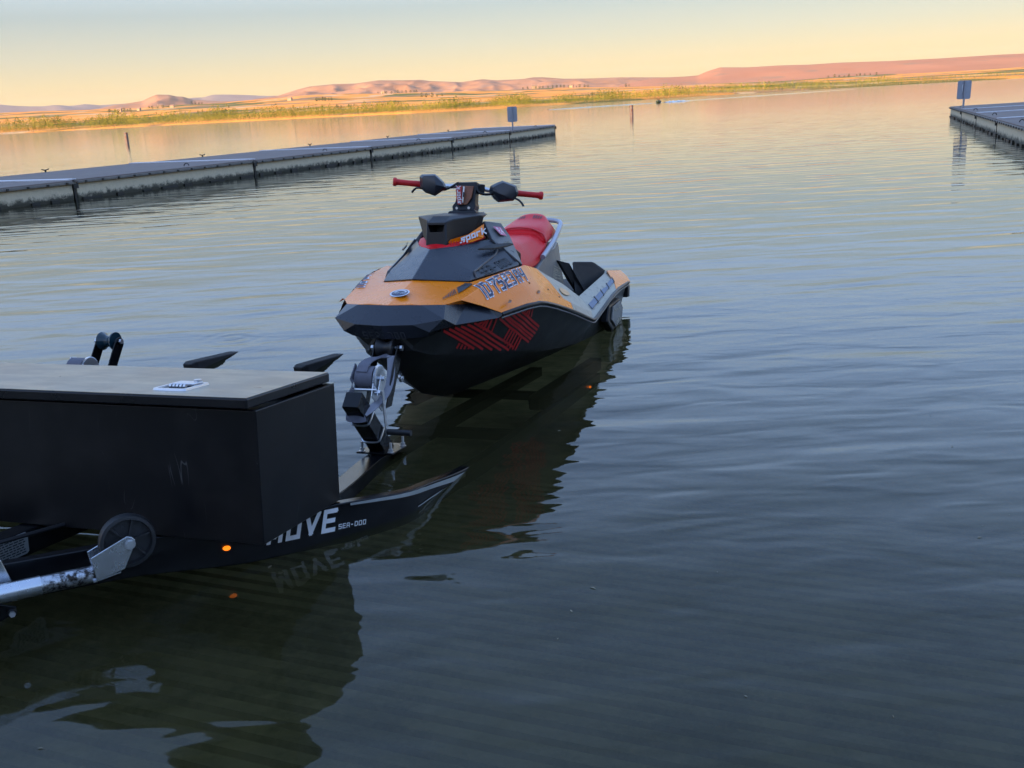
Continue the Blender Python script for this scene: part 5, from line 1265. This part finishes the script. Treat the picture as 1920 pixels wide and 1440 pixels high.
def ribbon(path, width, name, mat, parent, wdir=Vector((1, 0, 0)), thick=.002):
    pts = smoothpath(path, 2); rg = []
    for i, p in enumerate(pts):
        t = (pts[min(i+1, len(pts)-1)]-pts[max(i-1, 0)]).normalized(); nn = t.cross(wdir).normalized()
        wd = nn.cross(t).normalized()
        rg.append([p-wd*width/2-nn*thick, p+wd*width/2-nn*thick, p+wd*width/2+nn*thick, p-wd*width/2+nn*thick])
    v, f = loft(rg); return mesh(name, v, f, mat, parent, smooth=40)
# webbing: from the spool up under the roller, and the slack loop hanging on the near side
ribbon([w_(.625, -.2, .368), w_(.655, -.2, .402), (w_(.74, -.19, .415)), w_(.80, -.19, .405), w_(.83, -.165, .412)], .05, 'webbing_strap', M['strap'], st)
ribbon([w_(.815, -.150, .412), w_(.795, -.140, .36), w_(.765, -.136, .30), w_(.700, -.132, .255), w_(.60, -.138, .225), w_(.545, -.16, .205)], .034, 'webbing_strap', M['strap_light'], st, wdir=Vector((.75, .65, 0)).normalized())
ribbon([w_(.540, -.150, .190), w_(.525, -.165, .186), w_(.520, -.19, .186), w_(.530, -.235, .190), w_(.58, -.245, .22), w_(.61, -.243, .28), w_(.62, -.24, .345), w_(.66, -.24, .39)], .03, 'webbing_strap', M['strap'], st, wdir=Vector((0, .3, 1)).normalized())
winch_stand((-1.42, -.065, .012))
# jack with its wheel on the near tongue rail
rdv = Vector((.66126303, .75015412, 0)); rn = Vector((.75015412, -.66126303, 0))   # local (T, A): along the rail, outward
jk = MB()
def jp(along, outw, n): return w3(-.598, -.469, 0)+rdv*along+rn*outw+Vector((0, 0, n))
tube1 = MB().tube([jp(-.52, .12, -.058), jp(-.235, .12, -.047)], .0285, 20).build('jack', M['alu'], trl, smooth=50)
MB().tube([jp(-.235, .12, -.047), jp(-.085, .12, -.043)], .0262, 20).build('inner_tube', M['alu_worn'], tube1, smooth=50)
for o_ in (.148, .078):
    MB().prism([jp(-.100, o_, .016), jp(-.088, o_, -.055), jp(-.008, o_, -.036), jp(.026, o_, .036), jp(.027, o_, .050), jp(.018, o_, .060), jp(.004, o_, .064)], rn*(.005)).build('wheel_fork', M['alu'], tube1, bevel=.0015)
MB().prism([jp(-.098, .08, -.060), jp(-.098, .152, -.060), jp(-.02, .152, -.045), jp(-.02, .08, -.045)], Vector((0, 0, .004))).build('fork_bridge', M['alu'], tube1)
wc = jp(.011, .113, .040)
def wheel_pt(a, r_, o_): return wc+rdv*math.cos(a)*r_+Vector((0, 0, math.sin(a)*r_))+rn*o_
rg = []
for r_, o_ in ((.070, -.022), (.080, -.020), (.084, 0), (.080, .020), (.070, .022), (.067, .012), (.067, -.012)):
    rg.append([wheel_pt(2*math.pi*k/40, r_, o_) for k in range(40)])
rg.append(rg[0]); v, f = loft(rg, caps=False); whl = mesh('jack_wheel', v, f, M['tyre'], tube1, smooth=40)
v, f = loft([[wheel_pt(2*math.pi*k/40, 0.068, -.006) for k in range(40)], [wheel_pt(2*math.pi*k/40, 0.068, .004) for k in range(40)]]); mesh('web', v, f, M['tyre'], tube1, smooth=40)
for k in range(6):
    a = 2*math.pi*k/6+.26; d = rdv*math.cos(a)+Vector((0, 0, math.sin(a))); sdv = -rdv*math.sin(a)+Vector((0, 0, math.cos(a)))
    MB().prism([wc+d*.018+sdv*.003+rn*.004, wc+d*.068+sdv*.003+rn*.004, wc+d*.068-sdv*.003+rn*.004, wc+d*.018-sdv*.003+rn*.004], rn*.012).build('spoke', M['tyre'], tube1)
MB().tube([wc+rn*-.02, wc+rn*.03], .02, 16).build('hub', M['tyre'], tube1, smooth=40)
MB().tube([wc+rn*.03, wc+rn*.052], .0125, 6).build('axle_bolt', M['galv'], tube1)
MB().tube([wc+rn*.044, wc+rn*.046], .0165, 16).build('washer', M['galv'], tube1)
# swivel bracket at the far left
MB().prism([jp(-.60, .055, .05), jp(-.345, .055, .048), jp(-.328, .055, .032), jp(-.305, .055, -.04), jp(-.60, .055, -.04)], rn*.012).build('swivel_bracket', M['alu'], tube1, bevel=.003)
MB().tube([jp(-.352, .065, .028), jp(-.352, .082, .028)], .013, 6).build('bracket_nut', M['galv'], tube1)
mb = MB(); mb.tube([jp(-.317, .10, -.114), jp(-.317, .125, -.114)], .014, 12); mb.prism([jp(-.50, .10, -.075), jp(-.36, .10, -.080), jp(-.302, .10, -.103), jp(-.33, .10, -.13), jp(-.42, .10, -.17), jp(-.6, .10, -.2)], rn*.008)
mb.build('lower_bracket', M['powder'], tube1, bevel=.002)
MB().tube([jp(-.317, .125, -.114), jp(-.317, .135, -.114)], .009, 6).build('bracket_nut', M['galv'], tube1)
# maker's plate on the tongue beam
pl = MB().prism([w3(-.80, -.858, -.002), w3(-.57, -.858, -.002), w3(-.562, -.858, -.010), w3(-.562, -.858, -.068), w3(-.57, -.858, -.074), w3(-.80, -.858, -.078)], Vector((.002, 0, 0))).build('maker_plate', M['label'], trl)
mb = MB(); rg_ = random.Random(4)
for row in range(7):
    x_ = -.79
    while x_ < -.58:
        L_ = rg_.uniform(.006, .022); z_ = -.012-.0085*row
        mb.poly([w3(x_, -.8545, z_), w3(x_+L_, -.8545, z_), w3(x_+L_, -.8545, z_-.004), w3(x_, -.8545, z_-.004)], [(0, 1, 2, 3)]); x_ += L_+.004
mb.build('plate_print', M['blackprint'], pl, recalc=False)
MB().tube([w3(-2.3, -.84, .02), w3(-.9, -.82, .03), w3(-.2, -.7, .0)], .007, 6).build('brake_line', M['rubber'], trl)
# amber marker lamps on the near rail
for a, t in ((-.337, -.262), (3.0, .225)):
    so = rn if a < 0 else Vector((1, 0, 0))
    al = Vector((so.y, -so.x, 0))
    c = w3(a, t, -.078)+so*.026
    mb = MB(); rg = []
    for o_, sc_ in ((0, 1), (.006, .95), (.011, .6)):
        rg.append([c+so*o_+(al*math.cos(k*math.pi/8)*.013*sc_)+Vector((0, 0, math.sin(k*math.pi/8)*.008*sc_)) for k in range(16)])
    v, f = loft(rg); mesh('marker_lamp', v, f, M['amber'], trl, smooth=50)

# ------------------------------------------------------------------ tool box
mt2 = mt.copy(); mt2.translation = TR_Q
tb = empty('tool_box', matrix=mt2); tag(tb, 'large black steel tool box with dusty lid mounted across the trailer tongue', 'tool box')
mb = MB(); x0, x1, y0, y1, z1_ = -1.80, 0.0, -.510, 0.0, .427
V = [w3(y0, x0, .003), w3(y0, x1, .003), w3(y1, x1, .003), w3(y1, x0, .003), w3(y0, x0, z1_), w3(y0, x1, z1_), w3(y1, x1, z1_), w3(y1, x0, z1_)]
i_ = .018
V += [w3(y0+i_, x0+i_, z1_), w3(y0+i_, x1-i_, z1_), w3(y1-i_, x1-i_, z1_), w3(y1-i_, x0+i_, z1_), w3(y0+i_, x0+i_, z1_-.05), w3(y0+i_, x1-i_, z1_-.05), w3(y1-i_, x1-i_, z1_-.05), w3(y1-i_, x0+i_, z1_-.05)]
mesh('box_body', V, [(0, 3, 2, 1), (0, 1, 5, 4), (1, 2, 6, 5), (2, 3, 7, 6), (3, 0, 4, 7), (4, 5, 9, 8), (5, 6, 10, 9), (6, 7, 11, 10), (7, 4, 8, 11), (8, 9, 13, 12), (9, 10, 14, 13), (10, 11, 15, 14), (11, 8, 12, 15), (12, 13, 14, 15)], M['boxsteel'], tb, bevel=.004, smooth=30)
MB().box(w3(-.012, -.013, z1_+.0025), (.026, .03, .003)).build('worn_corner', M['wornedge'], tb)
ld = MB().box(w3((-.536-.010)/2, (x0+.004-.012)/2-.002, z1_+.0235), (x1-x0-.012, .526, .033)).build('lid', M['lidedge'], tb, bevel=.006, smooth=30)
MB().box(w3((-.536-.010)/2, (x0+.004-.012)/2-.002, z1_+.0412), (x1-x0-.022, .516, .0016)).build('lid_top', M['lidtop'], ld)
zt = z1_+.042
def lf(a, t, dz=0): return w3(a, t, zt+dz)
A_ = (-.322, -.412); B_ = (-.318, -.278); C_ = (-.450, -.262); D_ = (-.438, -.395)
fr = [(-.318, -.300), (-.318, -.395), (-.325, -.405), (-.440, -.405), (-.448, -.395), (-.448, -.275), (-.440, -.265), (-.325, -.265)]
fr = [(-.322, -.395), (-.330, -.405), (-.455, -.405), (-.463, -.395), (-.463, -.290), (-.455, -.280), (-.330, -.280), (-.322, -.290)]
cA, cT = -.3925, -.3425
rg = []
for sc_, dz in ((1.0, 0.0), (.97, .006), (.82, .006), (.78, -.006)):
    rg.append([w3(cA+(a-cA)*sc_, cT+(t-cT)*sc_, zt+dz) for a, t in fr])
v, f = loft(rg, caps=False); lt = mesh('latch', v, f, M['silver'], tb, smooth=40)
rg = [[w3(cA+(a-cA)*.80, cT+(t-cT)*.80, zt+.0012) for a, t in fr]]
mesh('latch_well', rg[0], [tuple(range(8))], M['blackprint'], tb)
MB().prism([lf(-.335, -.385, .002), lf(-.335, -.30, .002), lf(-.385, -.30, .002), lf(-.385, -.385, .002)], Vector((0, 0, .009))).build('paddle_handle', M['silver'], tb, bevel=.002)
MB().tube([lf(-.342, -.315, .008), lf(-.342, -.315, .018)], .013, 14).build('lock_cylinder', M['silver'], tb, smooth=40)
mb = MB()
for k in range(5): mb.tube([lf(-.41, -.372+.013*k, .006), lf(-.41, -.364+.013*k, .006)], .007, 8)
mb.build('spring', M['galv'], tb)
# second latch shared with the hidden left half
MB().prism([lf(-.335, -1.40, .002), lf(-.335, -1.30, .002), lf(-.45, -1.30, .002), lf(-.45, -1.40, .002)], Vector((0, 0, .006))).build('latch', M['silver'], tb, bevel=.002)

# bits of leaf and grass floating near the ramp
M['fleck'] = pmat('floating_leaf_bits', (0.22, 0.19, 0.12), 0.7, var=0.4, vscale=30)
rg_ = random.Random(21); mb = MB()
for _ in range(34):
    x_ = rg_.uniform(-1.3, 2.4); y_ = rg_.uniform(1.8, 4.2)**1.0
    if rg_.random() < 0.35: y_ = rg_.uniform(3, 9); x_ = rg_.uniform(.6, 4)
    a_ = rg_.uniform(0, 6.28); L_ = rg_.uniform(.004, .013); w_l = L_*rg_.uniform(.2, .5)
    d_ = Vector((math.cos(a_), math.sin(a_), 0)); e_ = Vector((-d_.y, d_.x, 0)); c_ = Vector((x_, y_, .0015))
    mb.poly([c_-d_*L_, c_+e_*w_l+Vector((0, 0, .001)), c_+d_*L_, c_-e_*w_l+Vector((0, 0, .001))], [(0, 1, 2, 3)])
tag(mb.build('floating_debris', M['fleck'], recalc=False), 'tiny pale bits of leaf floating on the water near the ramp', 'debris', kind='stuff')

# ------------------------------------------------------------------ thin evening haze
def haze():
    m = bpy.data.materials.new('evening_haze'); m.use_nodes = True; t = m.node_tree
    for nd in list(t.nodes): t.nodes.remove(nd)
    o = t.nodes.new('ShaderNodeOutputMaterial'); v = t.nodes.new('ShaderNodeVolumePrincipled')
    v.inputs['Color'].default_value = (0.9, 0.9, 0.95, 1); v.inputs['Density'].default_value = HAZE; v.inputs['Anisotropy'].default_value = 0.0
    t.links.new(v.outputs[0], o.inputs['Volume'])
    X, Y0, Y1, Z0, Z1 = 17000, -300, 17500, -5, 480
    V = [(a, b, c) for a in (-X, X) for b in (Y0, Y1) for c in (Z0, Z1)]
    ob = mesh('haze', V, [(0, 1, 3, 2), (4, 6, 7, 5), (0, 4, 5, 1), (2, 3, 7, 6), (0, 2, 6, 4), (1, 5, 7, 3)], m)
    tag(ob, 'thin pale evening haze over the lake', 'haze', kind='stuff')
HAZE = 1.4e-5
haze()
